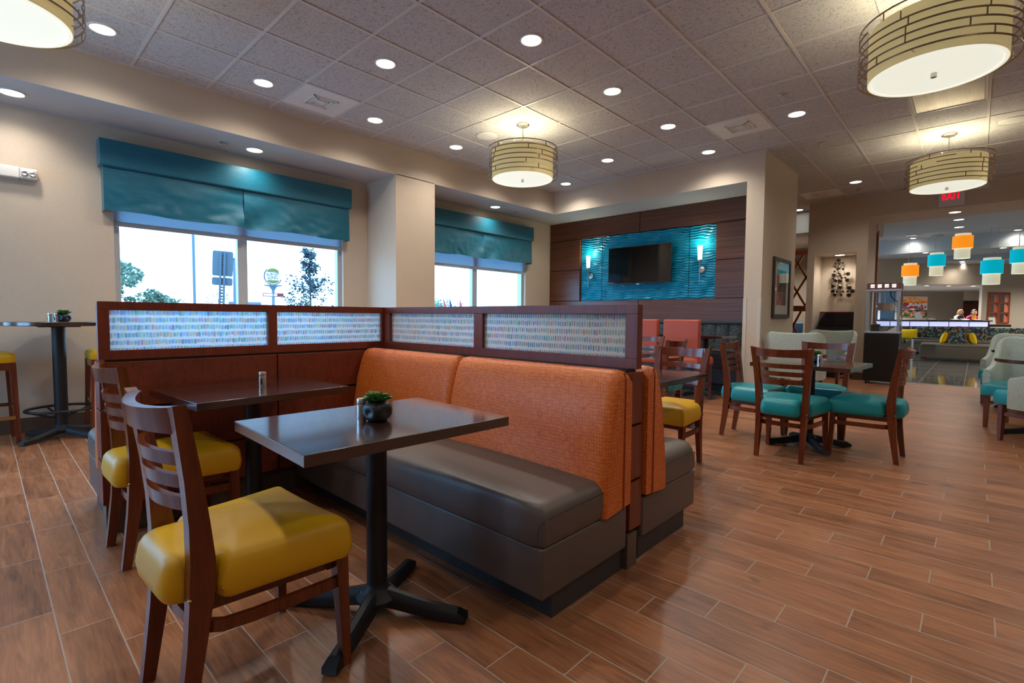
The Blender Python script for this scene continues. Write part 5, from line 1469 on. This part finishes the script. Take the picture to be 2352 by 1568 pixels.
# ------------------------------------------------------------------ lobby seating
t = thing('ottoman', 'large dark olive ottoman bench in the lobby with a patterned centre back', 'ottoman', (-0.34, 18.4, 0), math.radians(2))
OW = 0.80
MB().box(-OW, OW, 0, 1.6, 0.07, 0.385, 0.012, 3).build('base', 'olive', t, True)
cushion(roundpoly([(-OW, 0.0), (OW, 0.0), (OW, 1.60), (-OW, 1.60)], 0.03), 0.38, 0.452, 0.03, 0.012, 64).build('seat', 'olive', t, True)
for sx in (-1, 1):
    for y in (0.06, 1.5): MB().box(sx * (OW - 0.08) - 0.05, sx * (OW - 0.08) + 0.05, y - 0.03, y + 0.05, 0, 0.09).build('leg', 'chair_wood', t)
pr = [(-0.19, 0.45), (0.19, 0.45), (0.195, 0.60), (0.18, 0.78), (0.13, 0.90), (0.06, 0.955), (-0.03, 0.95), (-0.11, 0.90), (-0.17, 0.78), (-0.195, 0.62)]
MB().prism(pr, 0.62, 1.05, 'y').build('centre_back', 'sofa', t, True, bevel=0.02)
MB().tube([(a, 0.62, z) for a, z in pr[2:]], 0.012, 6).build('piping', 'orange_seam', t, True)
def pillow(label, loc, rz, w, h, tilt, mat='yellow_cloth'):
    m = MB()
    def f(sgn):
        def g_(u, v):
            a, b = 2 * u - 1, 2 * v - 1
            k = (1 - a * a) * (1 - b * b)
            pin = 1 - 0.10 * (abs(a) * abs(b)) ** 0.5 * 0 - 0.06 * (1 - abs(a)) * abs(b) - 0.06 * (1 - abs(b)) * abs(a)
            return (a * w / 2 * pin, sgn * 0.085 * k ** 0.45, h / 2 + b * h / 2 * pin)
        return g_
    m.grid(14, 14, f(1)); m.grid(14, 14, f(-1))
    bmesh.ops.remove_doubles(m.b, verts=m.b.verts, dist=0.0005)
    m.xf((0, 0, 0), 0, tilt)
    return tag(m.build('pillow', mat, None, True, loc, rz), label, 'pillow', 'yellow pillows')
pillow('yellow pillow leaning on the left side of the ottoman centre back', (-0.67, 19.15, 0.462), 1.25, 0.36, 0.34, 0.3)
pillow('yellow pillow leaning on the right side of the ottoman centre back', (-0.01, 19.17, 0.462), -1.25, 0.36, 0.34, 0.3)
pillow('wide yellow pillow on the lobby sofa at left beside the popcorn machine', (-1.72, 21.62, 0.485), 0.05, 0.62, 0.34, -0.2)
t = thing('lobby_sofa', 'long lobby sofa with hexagon patterned back in front of the reception desk', 'sofa', (-1.6, 21.95, 0), math.radians(8))
MB().box(-2.6, 5.0, -0.62, 0.14, 0.06, 0.36, 0.01).build('base', 'olive', t)
MB().box(-2.5, 4.9, -0.56, 0.1, 0.0, 0.06).build('plinth', 'black', t)
for a, b in ((-2.6, -0.2), (-0.19, 1.0), (1.01, 2.2), (2.21, 5.0)):
    cushion(roundpoly([(a, -0.64), (b, -0.64), (b, 0.0), (a, 0.0)], 0.03), 0.36, 0.47, 0.03, 0.01, 48).build('seat_cushion', 'olive', t, True)
    MB().box(a, b, -0.02, 0.14, 0.45, 0.90, 0.03, 3).build('back_cushion', 'sofa', t, True)
def side_table(label, loc, rz, flip):
    t = thing('side_table', label, 'table', loc, rz, 'slim lobby side tables')
    MB().box(-0.28, 0.28, -0.16, 0.16, 0.60, 0.635, 0.004).build('tabletop', 'frame_dark', t)
    for y in (-0.13, 0.13): MB().box(flip * 0.26 - 0.02, flip * 0.26 + 0.02, y - 0.02, y + 0.02, 0.0, 0.60).build('leg', 'alu', t)
    MB().box(-0.26, 0.26, -0.15, 0.15, 0.0, 0.012).build('base_plate', 'black', t)
side_table('slim side table left of the ottoman with two pale metal legs', (-1.02, 18.0, 0), 0.1, -1)
side_table('slim side table right of the ottoman, mostly hidden by a tub chair', (0.80, 18.6, 0), 0.1, 1)

# lobby glass entrance far behind the popcorn machine
t = thing('window_4', 'x', 'x', (-7.6, 0, 0)); del t['label']; del t['category']; t['kind'] = 'structure'
m = MB()
for k in range(8):
    y = 14.95 + 15.05 * k / 7; m.box(-0.05, 0.05, y - 0.05, y + 0.05, 0.3, 3.1)
m.box(-0.05, 0.05, 14.95, 30, 0.3, 0.38); m.box(-0.05, 0.05, 14.95, 30, 3.02, 3.1); m.box(-0.05, 0.05, 14.95, 30, 1.05, 1.12)
m.build('window_frame', 'alu', t)
MB().box(-0.004, 0.004, 14.95, 30, 0.38, 3.02).build('pane', 'glass', t)
# ------------------------------------------------------------------ two people behind the reception desk
def person(label, loc, rz, hairm, skirt, top, sleeve, hair_long, headtilt):
    t = thing('person', label, 'person', loc, rz)
    me = bpy.data.meshes.new('body'); bm = bmesh.new()
    V_ = {}
    def v(n, x, y, z, r): V_[n] = (bm.verts.new((x, y, z)), r)
    v('pel', 0, 0, 0.86, 0.125); v('wai', 0, -0.005, 1.0, 0.105); v('che', 0, 0.0, 1.16, 0.125); v('sho', 0, 0.01, 1.27, 0.095); v('nec', 0, -0.02, 1.345, 0.050); v('hea', 0, -0.045 - headtilt, 1.41, 0.05)
    for s in (-1, 1):
        n = 'LR'[s > 0]
        v('hip' + n, s * 0.09, 0, 0.80, 0.09); v('kne' + n, s * 0.095, -0.01, 0.44, 0.055); v('ank' + n, s * 0.095, 0.02, 0.085, 0.035); v('toe' + n, s * 0.10, -0.12, 0.035, 0.028)
        v('shl' + n, s * 0.165, 0.01, 1.26, 0.056); v('elb' + n, s * 0.215, -0.06, 1.03, 0.040); v('wri' + n, s * 0.13, -0.28, 1.06, 0.026); v('pal' + n, s * 0.11, -0.345, 1.06, 0.026)
        for q in range(4):
            v('f%d' % q + n, s * 0.11 + (q - 1.5) * 0.019, -0.40, 1.06, 0.009); v('g%d' % q + n, s * 0.11 + (q - 1.5) * 0.021, -0.435 + abs(q - 1.5) * 0.006, 1.045, 0.008)
        v('th' + n, s * 0.11 - s * 0.045, -0.365, 1.055, 0.010)
    E_ = [('pel', 'wai'), ('wai', 'che'), ('che', 'sho'), ('sho', 'nec'), ('nec', 'hea')]
    for n in 'LR':
        E_ += [('pel', 'hip' + n), ('hip' + n, 'kne' + n), ('kne' + n, 'ank' + n), ('ank' + n, 'toe' + n), ('sho', 'shl' + n), ('shl' + n, 'elb' + n), ('elb' + n, 'wri' + n), ('wri' + n, 'pal' + n), ('pal' + n, 'th' + n)]
        for q in range(4): E_ += [('pal' + n, 'f%d' % q + n), ('f%d' % q + n, 'g%d' % q + n)]
    for a, b in E_: bm.edges.new((V_[a][0], V_[b][0]))
    bm.verts.ensure_lookup_table(); bm.verts.index_update()
    order = {k: V_[k][0].index for k in V_}
    bm.to_mesh(me); bm.free()
    o = bpy.data.objects.new('body', me); COL.objects.link(o); o.parent = t
    sk = o.modifiers.new('skin', 'SKIN'); sk.use_smooth_shade = True
    for k, i in order.items():
        d = me.skin_vertices[0].data[i]; d.radius = (V_[k][1], V_[k][1] * (0.78 if k in ('pel', 'wai', 'che', 'sho') else 1.0)); d.use_root = (k == 'pel')
    sb = o.modifiers.new('sub', 'SUBSURF'); sb.levels = sb.render_levels = 1
    dg = bpy.context.evaluated_depsgraph_get(); bpy.context.view_layer.update(); dg = bpy.context.evaluated_depsgraph_get()
    nm = bpy.data.meshes.new_from_object(o.evaluated_get(dg))
    # head joined into the same body mesh
    b = bmesh.new(); b.from_mesh(nm)
    hd = bmesh.new(); bmesh.ops.create_uvsphere(hd, u_segments=24, v_segments=16, radius=1.0)
    for q in hd.verts:
        x, y, z = q.co
        w = 0.078 * (1 - 0.18 * max(0, -z) ** 1.5); dpt = 0.098 * (1 - 0.10 * max(0, -z))
        p = Vector((x * w, y * dpt, z * 0.118))
        if y < -0.5:
            nose = math.exp(-((x / 0.16) ** 2 + ((z + 0.12) / 0.22) ** 2)); p.y -= 0.020 * nose
            for ex in (-0.38, 0.38): p.y += 0.010 * math.exp(-(((x - ex) / 0.16) ** 2 + ((z - 0.08) / 0.12) ** 2))
            p.y -= 0.006 * math.exp(-((x / 0.3) ** 2 + ((z + 0.48) / 0.08) ** 2))
        q.co = p
    for s in (-1, 1):
        bmesh.ops.create_uvsphere(hd, u_segments=10, v_segments=8, radius=1.0, matrix=Matrix.Translation((s * 0.078, 0.01, -0.01)) @ Matrix.Diagonal((0.012, 0.022, 0.032, 1)))
    hd.transform(Matrix.Translation((0, -0.045 - headtilt, 1.44)) @ Matrix.Rotation(0.25 + headtilt * 2, 4, 'X'))
    tmp = bpy.data.meshes.new('tmp'); hd.to_mesh(tmp); hd.free(); b.from_mesh(tmp)
    fin = bpy.data.meshes.new('body'); b.to_mesh(fin); b.free()
    for p in fin.polygons: p.use_smooth = True
    o.modifiers.clear(); o.data = fin; fin.materials.append(M['skin'])
    # clothing shells: offsets of the body surface
    def shell(name, mat, test, off):
        bb = bmesh.new(); bb.from_mesh(fin); bb.normal_update()
        dele = [f for f in bb.faces if not test(f.calc_center_median())]
        bmesh.ops.delete(bb, geom=dele, context='FACES')
        for q in bb.verts: q.co += q.normal * off
        ms = bpy.data.meshes.new(name); bb.to_mesh(ms); bb.free()
        for p in ms.polygons: p.use_smooth = True
        ms.materials.append(M[mat]); c = bpy.data.objects.new(name, ms); COL.objects.link(c); c.parent = t
    shell('shirt', sleeve, lambda c: 0.80 < c.z < 1.335 and c.y > -0.27, 0.010)
    if skirt: shell('vest', top, lambda c: 0.80 < c.z < 1.30 and abs(c.x) < 0.145 and c.y > -0.2, 0.017)
    else: shell('undershirt', top, lambda c: 0.80 < c.z < 1.33 and abs(c.x) < 0.055 and c.y < 0.02 and c.y > -0.2, 0.014)
    shell('trousers', 'cloth_navy', lambda c: 0.07 < c.z < 0.86 and c.y > -0.2, 0.012)
    shell('shoe', 'black', lambda c: c.z < 0.09, 0.012)
    fm = Matrix.Translation((0, -0.045 - headtilt, 1.44)) @ Matrix.Rotation(0.25 + headtilt * 2, 4, 'X')
    for s in (-1, 1):
        e = MB().sphere((s * 0.030, -0.086, 0.008), 0.0095, 1.3, 0.7, 0.8, 10, 6); e.b.transform(fm); e.build('eye', 'hair_dark', t, True)
    e = MB().sphere((0, -0.094, -0.055), 0.017, 1.3, 0.4, 0.35, 10, 6); e.b.transform(fm); e.build('mouth', 'red', t, True)
    h = MB()
    hy = -0.045 - headtilt
    bmesh.ops.create_uvsphere(h.b, u_segments=24, v_segments=16, radius=1.0)
    for q in h.b.verts:
        x, y, z = q.co
        r = 1.0
        p = Vector((x * 0.088, y * 0.108 + 0.008, z * 0.128 + 0.006))
        if y < -0.25 and z < 0.42: p.y = max(p.y, -0.01); p.z = max(p.z, -0.02) if abs(x) < 0.75 else p.z
        if y > -0.2 and z < 0: p.z *= (2.0 if hair_long else 1.25); p.y += 0.01
        q.co = p
    h.xf((0, hy, 1.44), 0, 0.2)
    h.build('hair', hairm, t, True)
    if hair_long:
        MB().tube([(0.07, hy + 0.0, 1.42), (0.085, hy + 0.0, 1.33), (0.075, hy - 0.06, 1.24), (0.055, hy - 0.075, 1.17)], [0.03, 0.034, 0.03, 0.012], 10).build('hair_lock', hairm, t, True)
    return t
pA = (-0.48, 26.55, 0); pB = (-0.09, 26.95, 0)
person('blond person in white shirt and dark vest behind the reception desk, facing right', pA, TH + 0.2, 'hair_blond', True, 'cloth_vest', 'cloth_white', True, 0.0)
person('dark haired person in a magenta jacket and mustard top behind the reception desk, head bowed', pB, TH - 0.2, 'hair_dark', False, 'cloth_mustard', 'cloth_magenta', False, 0.03)

# ------------------------------------------------------------------ outside the windows
GZ = -0.15
g0 = MB().box(-140, -6.75, -70, 110, GZ - 0.2, GZ).build('floor_outside', 'concrete'); struct(g0)
def parking_sign():
    t = thing('street_sign', 'back of a parking sign on a perforated post outside the large window', 'sign', (-9.53, 2.79, GZ), 0.5)
    m = MB()
    bx = lambda z0, z1: MB().prism(roundpoly([(-0.155, z0), (0.155, z0), (0.155, z1), (-0.155, z1)], 0.035), 0.026, 0.030, 'y').build('sign_plate', 'sign_back', t)
    bx(1.94, 2.37); bx(1.78, 1.915)
    m.box(-0.045, -0.015, -0.01, 0.022, 0, 2.35); m.box(0.015, 0.045, -0.01, 0.022, 0, 2.35)
    for k in range(46): m.box(-0.016, 0.016, 0.012, 0.022, k * 0.051, k * 0.051 + 0.026)
    m.build('perforated_post', 'sign_back', t)
    t.rotation_euler = (0, 0.04, math.radians(68))
parking_sign()
tag(MB().cyl((0, 0, 0), (0, 0, 9), 0.036, n=16).build('flag_pole', 'sign_back', None, True, (-16.2, 4.16, GZ)), 'slim pale pole crossing the left half of the large window', 'pole')
t = thing('lamp_post', 'distant parking lot lamp post beside the window mullion', 'lamp post', (-41.7, 13.4, GZ))
MB().cyl((0, 0, 0), (0, 0, 5.6), 0.12, 0.09, n=12).build('pole', 'sign_back', t, True)
MB().box(-0.5, 0.15, -0.5, -0.1, 5.45, 5.6).build('lamp_head', 'sign_back', t)
# restaurant sign
t = thing('pole_sign', 'round burger restaurant sign on a pole outside the large window', 'sign', (-51.9, 20.25, GZ), math.radians(68.7))
# local -y faces the camera
MB().cyl((0, 0, 0), (0, 0, 3.9), 0.14, n=16).build('pole', 'sign_back', t, True)
MB().lathe([(0.14, 3.75), (0.35, 4.1), (0.9, 4.2), (0.9, 4.26), (0.001, 4.27)], n=32).build('platform', 'sign_back', t, True)
M['bun'] = plain('yellow_bun', rgb(96, 92, 8), 0.7); M['sign_blue'] = plain('blue_arc', rgb(14, 30, 80), 0.7); M['sign_purple'] = plain('purple_red_lettering', rgb(66, 6, 26), 0.7); M['sign_white'] = plain('white_sign_face', rgb(235, 235, 235), 0.5)
zc = 5.15; 
MB().prism([(0.78 * math.cos(a) * 0.98, zc + 0.86 * math.sin(a)) for a in [2 * PI * k / 40 for k in range(40)]], -0.12, 0.12, 'y').build('sign_body', 'sign_white', t)
def bun(a0, a1, z0, rx, rz):
    return MB().prism([(rx * math.cos(a), z0 + rz * math.sin(a)) for a in [a0 + (a1 - a0) * k / 20 for k in range(21)]], -0.16, -0.121, 'y')
bun(0.12, PI - 0.12, zc + 0.36, 0.55, 0.42).build('bun', 'bun', t); bun(-PI + 0.12, -0.12, zc - 0.36, 0.55, 0.36).build('bun', 'bun', t)
pts = [(0.80 * math.cos(a), -0.14, zc + 0.86 * math.sin(a)) for a in [PI * 0.72 + (PI * 1.16) * k / 24 for k in range(25)]]
MB().tube(pts, 0, flat=(0.05, 0.09)).build('swoosh', 'sign_blue', t)
for s, zz in (('BURGER', zc + 0.20), ('KING', zc - 0.17)):
    e = text_mesh(s, 0.42 if s == 'BURGER' else 0.50, 0.01, 'lettering', 'sign_purple', t, 0.95); e.rotation_euler = (PI / 2, -0.12, 0); e.location = (0, -0.175, zz); e.scale = (0.80, 1.0, 1)
M['board_red'] = plain('reader_board_red', rgb(110, 10, 14), 0.7)
MB().box(-0.95, 0.95, -0.1, 0.1, 3.1, 3.45).build('reader_board', 'board_red', t)
MB().box(-0.88, 0.35, -0.12, -0.1, 3.17, 3.38).build('reader_face', 'sign_white', t)
# low building edge
t = thing('distant_building', 'tiny pale shop front with posts just over the partition, left of the restaurant sign', 'building', (-60, 20.3, GZ), math.radians(68))
MB().box(-1.6, 1.6, 0, 2, 2.4, 2.7).build('roof', 'sign_back', t); MB().box(-1.5, 1.5, 0.6, 1.8, 0, 2.4).build('wall', 'white', t)
for x in (-1.5, 0, 1.5): MB().box(x - 0.06, x + 0.06, 0.05, 0.17, 0, 2.4).build('post', 'sign_back', t)
# trees
def leaves_mesh(pts, size, rnd):
    m = MB()
    for p in pts:
        a = rnd.uniform(0, 6.28); b = rnd.uniform(-1, 1); s = size * rnd.uniform(0.6, 1.3)
        d = Vector((math.cos(a), math.sin(a), b)).normalized(); e = d.cross(Vector((rnd.uniform(-1, 1), rnd.uniform(-1, 1), rnd.uniform(-1, 1)))).normalized()
        q = Vector(p)
        m.quad(q - d * s, q - e * s * 0.4, q + d * s, q + e * s * 0.4)
    return m
rnd = random.Random(11)
t = thing('sapling', 'slim young tree with small dark leaves at the right of the large window', 'tree', (-10.85, 5.02, GZ))
MB().tube([(0, 0, 0), (0.02, 0, 1.0), (-0.01, 0.02, 2.0), (0.0, 0.0, 2.78)], [0.03, 0.025, 0.016, 0.004], 8).build('trunk', 'bark', t, True)
pts = []
for k in range(62):
    z = rnd.uniform(1.05, 2.65); a = rnd.uniform(0, 6.28); ln = (0.66 if z < 1.85 else 0.30) * (1 - (z - 1.0) / 2.2) * rnd.uniform(0.6, 1.15) + 0.05
    p0 = Vector((0, 0, z)); p1 = p0 + Vector((math.cos(a) * ln, math.sin(a) * ln, ln * 0.75))
    MB().tube([p0, (p0 + p1) / 2 + Vector((0, 0, -0.02)), p1], [0.006, 0.004, 0.002], 5).build('branch', 'bark', t)
    for q in range(28):
        f = rnd.uniform(0.25, 1.08); pts.append(p0.lerp(p1, f) + Vector((rnd.gauss(0, 0.035), rnd.gauss(0, 0.035), rnd.gauss(0, 0.035))))
leaves_mesh(pts, 0.042, rnd).build('foliage', 'leaf_dark', t)
def bigtree(label, loc, h, r, n, mat, name='tree', leaf=0.16):
    t = thing(name, label, 'tree', loc)
    MB().tube([(0, 0, 0), (0.1, 0, h * 0.3), (0, 0.1, h * 0.6), (0.05, 0, h * 0.85)], [r * 0.09, r * 0.07, r * 0.05, r * 0.015], 10).build('trunk', 'bark', t, True)
    pts = []
    cl = [(Vector((rnd.gauss(0, 0.5) * r, rnd.gauss(0, 0.5) * r, h * rnd.uniform(0.5, 0.92))), r * rnd.uniform(0.28, 0.5)) for _ in range(16)]
    for _ in range(n):
        c, q = rnd.choice(cl); d = Vector((rnd.gauss(0, 1), rnd.gauss(0, 1), rnd.gauss(0, 1))).normalized()
        pts.append(c + d * q * rnd.uniform(0.7, 1.0))
    leaves_mesh(pts, leaf, rnd).build('foliage', mat, t)
bigtree('pale green round tree at the left corner of the large window', (-37.5, 4.9, GZ), 4.6, 1.9, 5000, 'leaf_pale')
bigtree('lower pale green tree right of the round one in the large window', (-36.0, 7.3, GZ), 2.9, 0.8, 2000, 'leaf_pale', leaf=0.12)
bigtree('small reddish leafless looking tree beside the parking sign', (-42, 12.3, GZ), 3.1, 0.8, 260, 'bark', leaf=0.08)
bigtree('distant tree clump at the bottom of the smaller window', (-58, 46, GZ), 3.4, 2.4, 900, 'leaf_pale', leaf=0.2)
t = thing('palm_tree', 'tiny distant palm just over the partition in the large window', 'palm', (-70.8, 16.2, GZ))
MB().cyl((0, 0, 0), (0, 0, 2.6), 0.2, 0.14, n=10).build('trunk', 'bark', t, True)
for k in range(14):
    a = k * 2 * PI / 14; u = 0.5 + 0.5 * ((k * 5) % 3) / 2
    P3 = [Vector((math.cos(a) * d, math.sin(a) * d, 2.6 + u * d * 0.9 - 0.38 * d * d)) for d in (0, 0.5, 1.0, 1.5)]
    MB().tube(P3, 0, flat=(0.22, 0.02)).build('frond', 'leaf_pale', t)
for x, y, c, l in ((-50, 40.6, 'red', 'red feather flag at the left in the smaller window'), (-50, 41.6, 'sign_blue', 'blue feather flag in the smaller window'), (-50, 43.3, 'red', 'red feather flag near the mullion of the smaller window')):
    t = thing('feather_flag', l, 'flag', (x, y, GZ))
    MB().cyl((0, 0, 0), (0, 0, 3.6), 0.03, n=8).build('pole', 'alu', t)
    MB().prism([(0, 1.4), (0.45, 1.6), (0.5, 2.6), (0.05, 3.6)], -0.01, 0.01, 'x').build('flag_cloth', c, t)

# ------------------------------------------------------------------ light
w = bpy.data.worlds.new('sky'); SC.world = w; w.use_nodes = True
nt = w.node_tree; nt.nodes.clear()
bg = nt.nodes.new('ShaderNodeBackground'); out = nt.nodes.new('ShaderNodeOutputWorld')
bg.inputs[0].default_value = (0.28, 0.59, 1.0, 1); bg.inputs[1].default_value = SKY
nt.links.new(bg.outputs[0], out.inputs[0])
def portal(y0, y1, z0, z1, x):
    l = bpy.data.lights.new('window_portal', 'AREA'); l.shape = 'RECTANGLE'; l.size = y1 - y0; l.size_y = z1 - z0
    l.cycles.is_portal = True
    o = bpy.data.objects.new('window_portal', l); COL.objects.link(o)
    o.matrix_world = Matrix(((0, 0, -1, x), (1, 0, 0, (y0 + y1) / 2), (0, -1, 0, (z0 + z1) / 2), (0, 0, 0, 1)))
for a, b in HO: portal(a, b, ZW0, ZW1, XW - 0.2)
portal(14.95, 30.0, 0.3, 3.1, -7.75)
for a, b in RW:
    l = bpy.data.lights.new('window_portal', 'AREA'); l.shape = 'RECTANGLE'; l.size = b - a; l.size_y = 2.2; l.cycles.is_portal = True
    o = bpy.data.objects.new('window_portal', l); COL.objects.link(o); o.location = ((a + b) / 2, YK - 0.2, 1.6); o.rotation_euler = (-PI / 2, 0, PI)
sid = 0
def spot(x, y, z, k, energy, ang=150, col=LAMPC):
    l = bpy.data.lights.new('downlight_or_fill', 'SPOT'); l.energy = energy * k; l.spot_size = math.radians(ang); l.spot_blend = 0.9; l.shadow_soft_size = 0.07
    l.color = col
    o = bpy.data.objects.new('downlight_or_fill', l); COL.objects.link(o); o.location = (x, y, z - 0.03)
for x, y, z, k in LIGHTS: spot(x, y, z, k, DOWN)
# further rows of the same ceiling lights over the part of the room behind the camera
for x in (-2.768, -1.545, 0.9):
    for y in (-1.8, 0.7, 3.2): spot(x, y, ZC, 0.75, DOWN)
for x in (0.9, 2.4):
    for y in (5.6, 8.1, 10.0): spot(x, y, ZC, 1.0, DOWN)
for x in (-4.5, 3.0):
    for y in (14.5, 18.0, 22.0, 26.0): spot(x, y, 3.2, 9.0, DOWN)  # added fill spots that brighten the lobby, no fixtures modelled for them
spot(-5.5, 13.4, 2.9, 4, DOWN); spot(-3.2, 13.2, 2.9, 4, DOWN)  # added fill for the dim side room behind the lattice, without fittings
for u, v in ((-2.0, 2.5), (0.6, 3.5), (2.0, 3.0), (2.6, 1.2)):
    q = local(u, v, 2.53, (-1.3, 25.3)); spot(q[0], q[1], 2.5, 12.0, DOWN)  # added fill lighting the recess behind the reception header, no fittings here
for x, y, *_ in PEND:
    l = bpy.data.lights.new('pendant_bulb', 'POINT'); l.energy = BULB; l.shadow_soft_size = 0.10; l.color = (1.0, 0.92, 0.72)
    o = bpy.data.objects.new('pendant_bulb', l); COL.objects.link(o); o.location = (x, y, 2.765 + 0.26)
for x in (-5.52, -3.335):
    l = bpy.data.lights.new('sconce_bulb', 'POINT'); l.energy = 5; l.shadow_soft_size = 0.04; l.color = (1.0, 0.95, 0.7)
    o = bpy.data.objects.new('sconce_bulb', l); COL.objects.link(o); o.location = (x, YT - 0.06, 2.35)
SC.view_settings.view_transform = 'Standard'; SC.view_settings.look = 'None'
SC.view_settings.exposure = EXPO; SC.view_settings.gamma = 1.0; SC.view_settings.use_curve_mapping = False
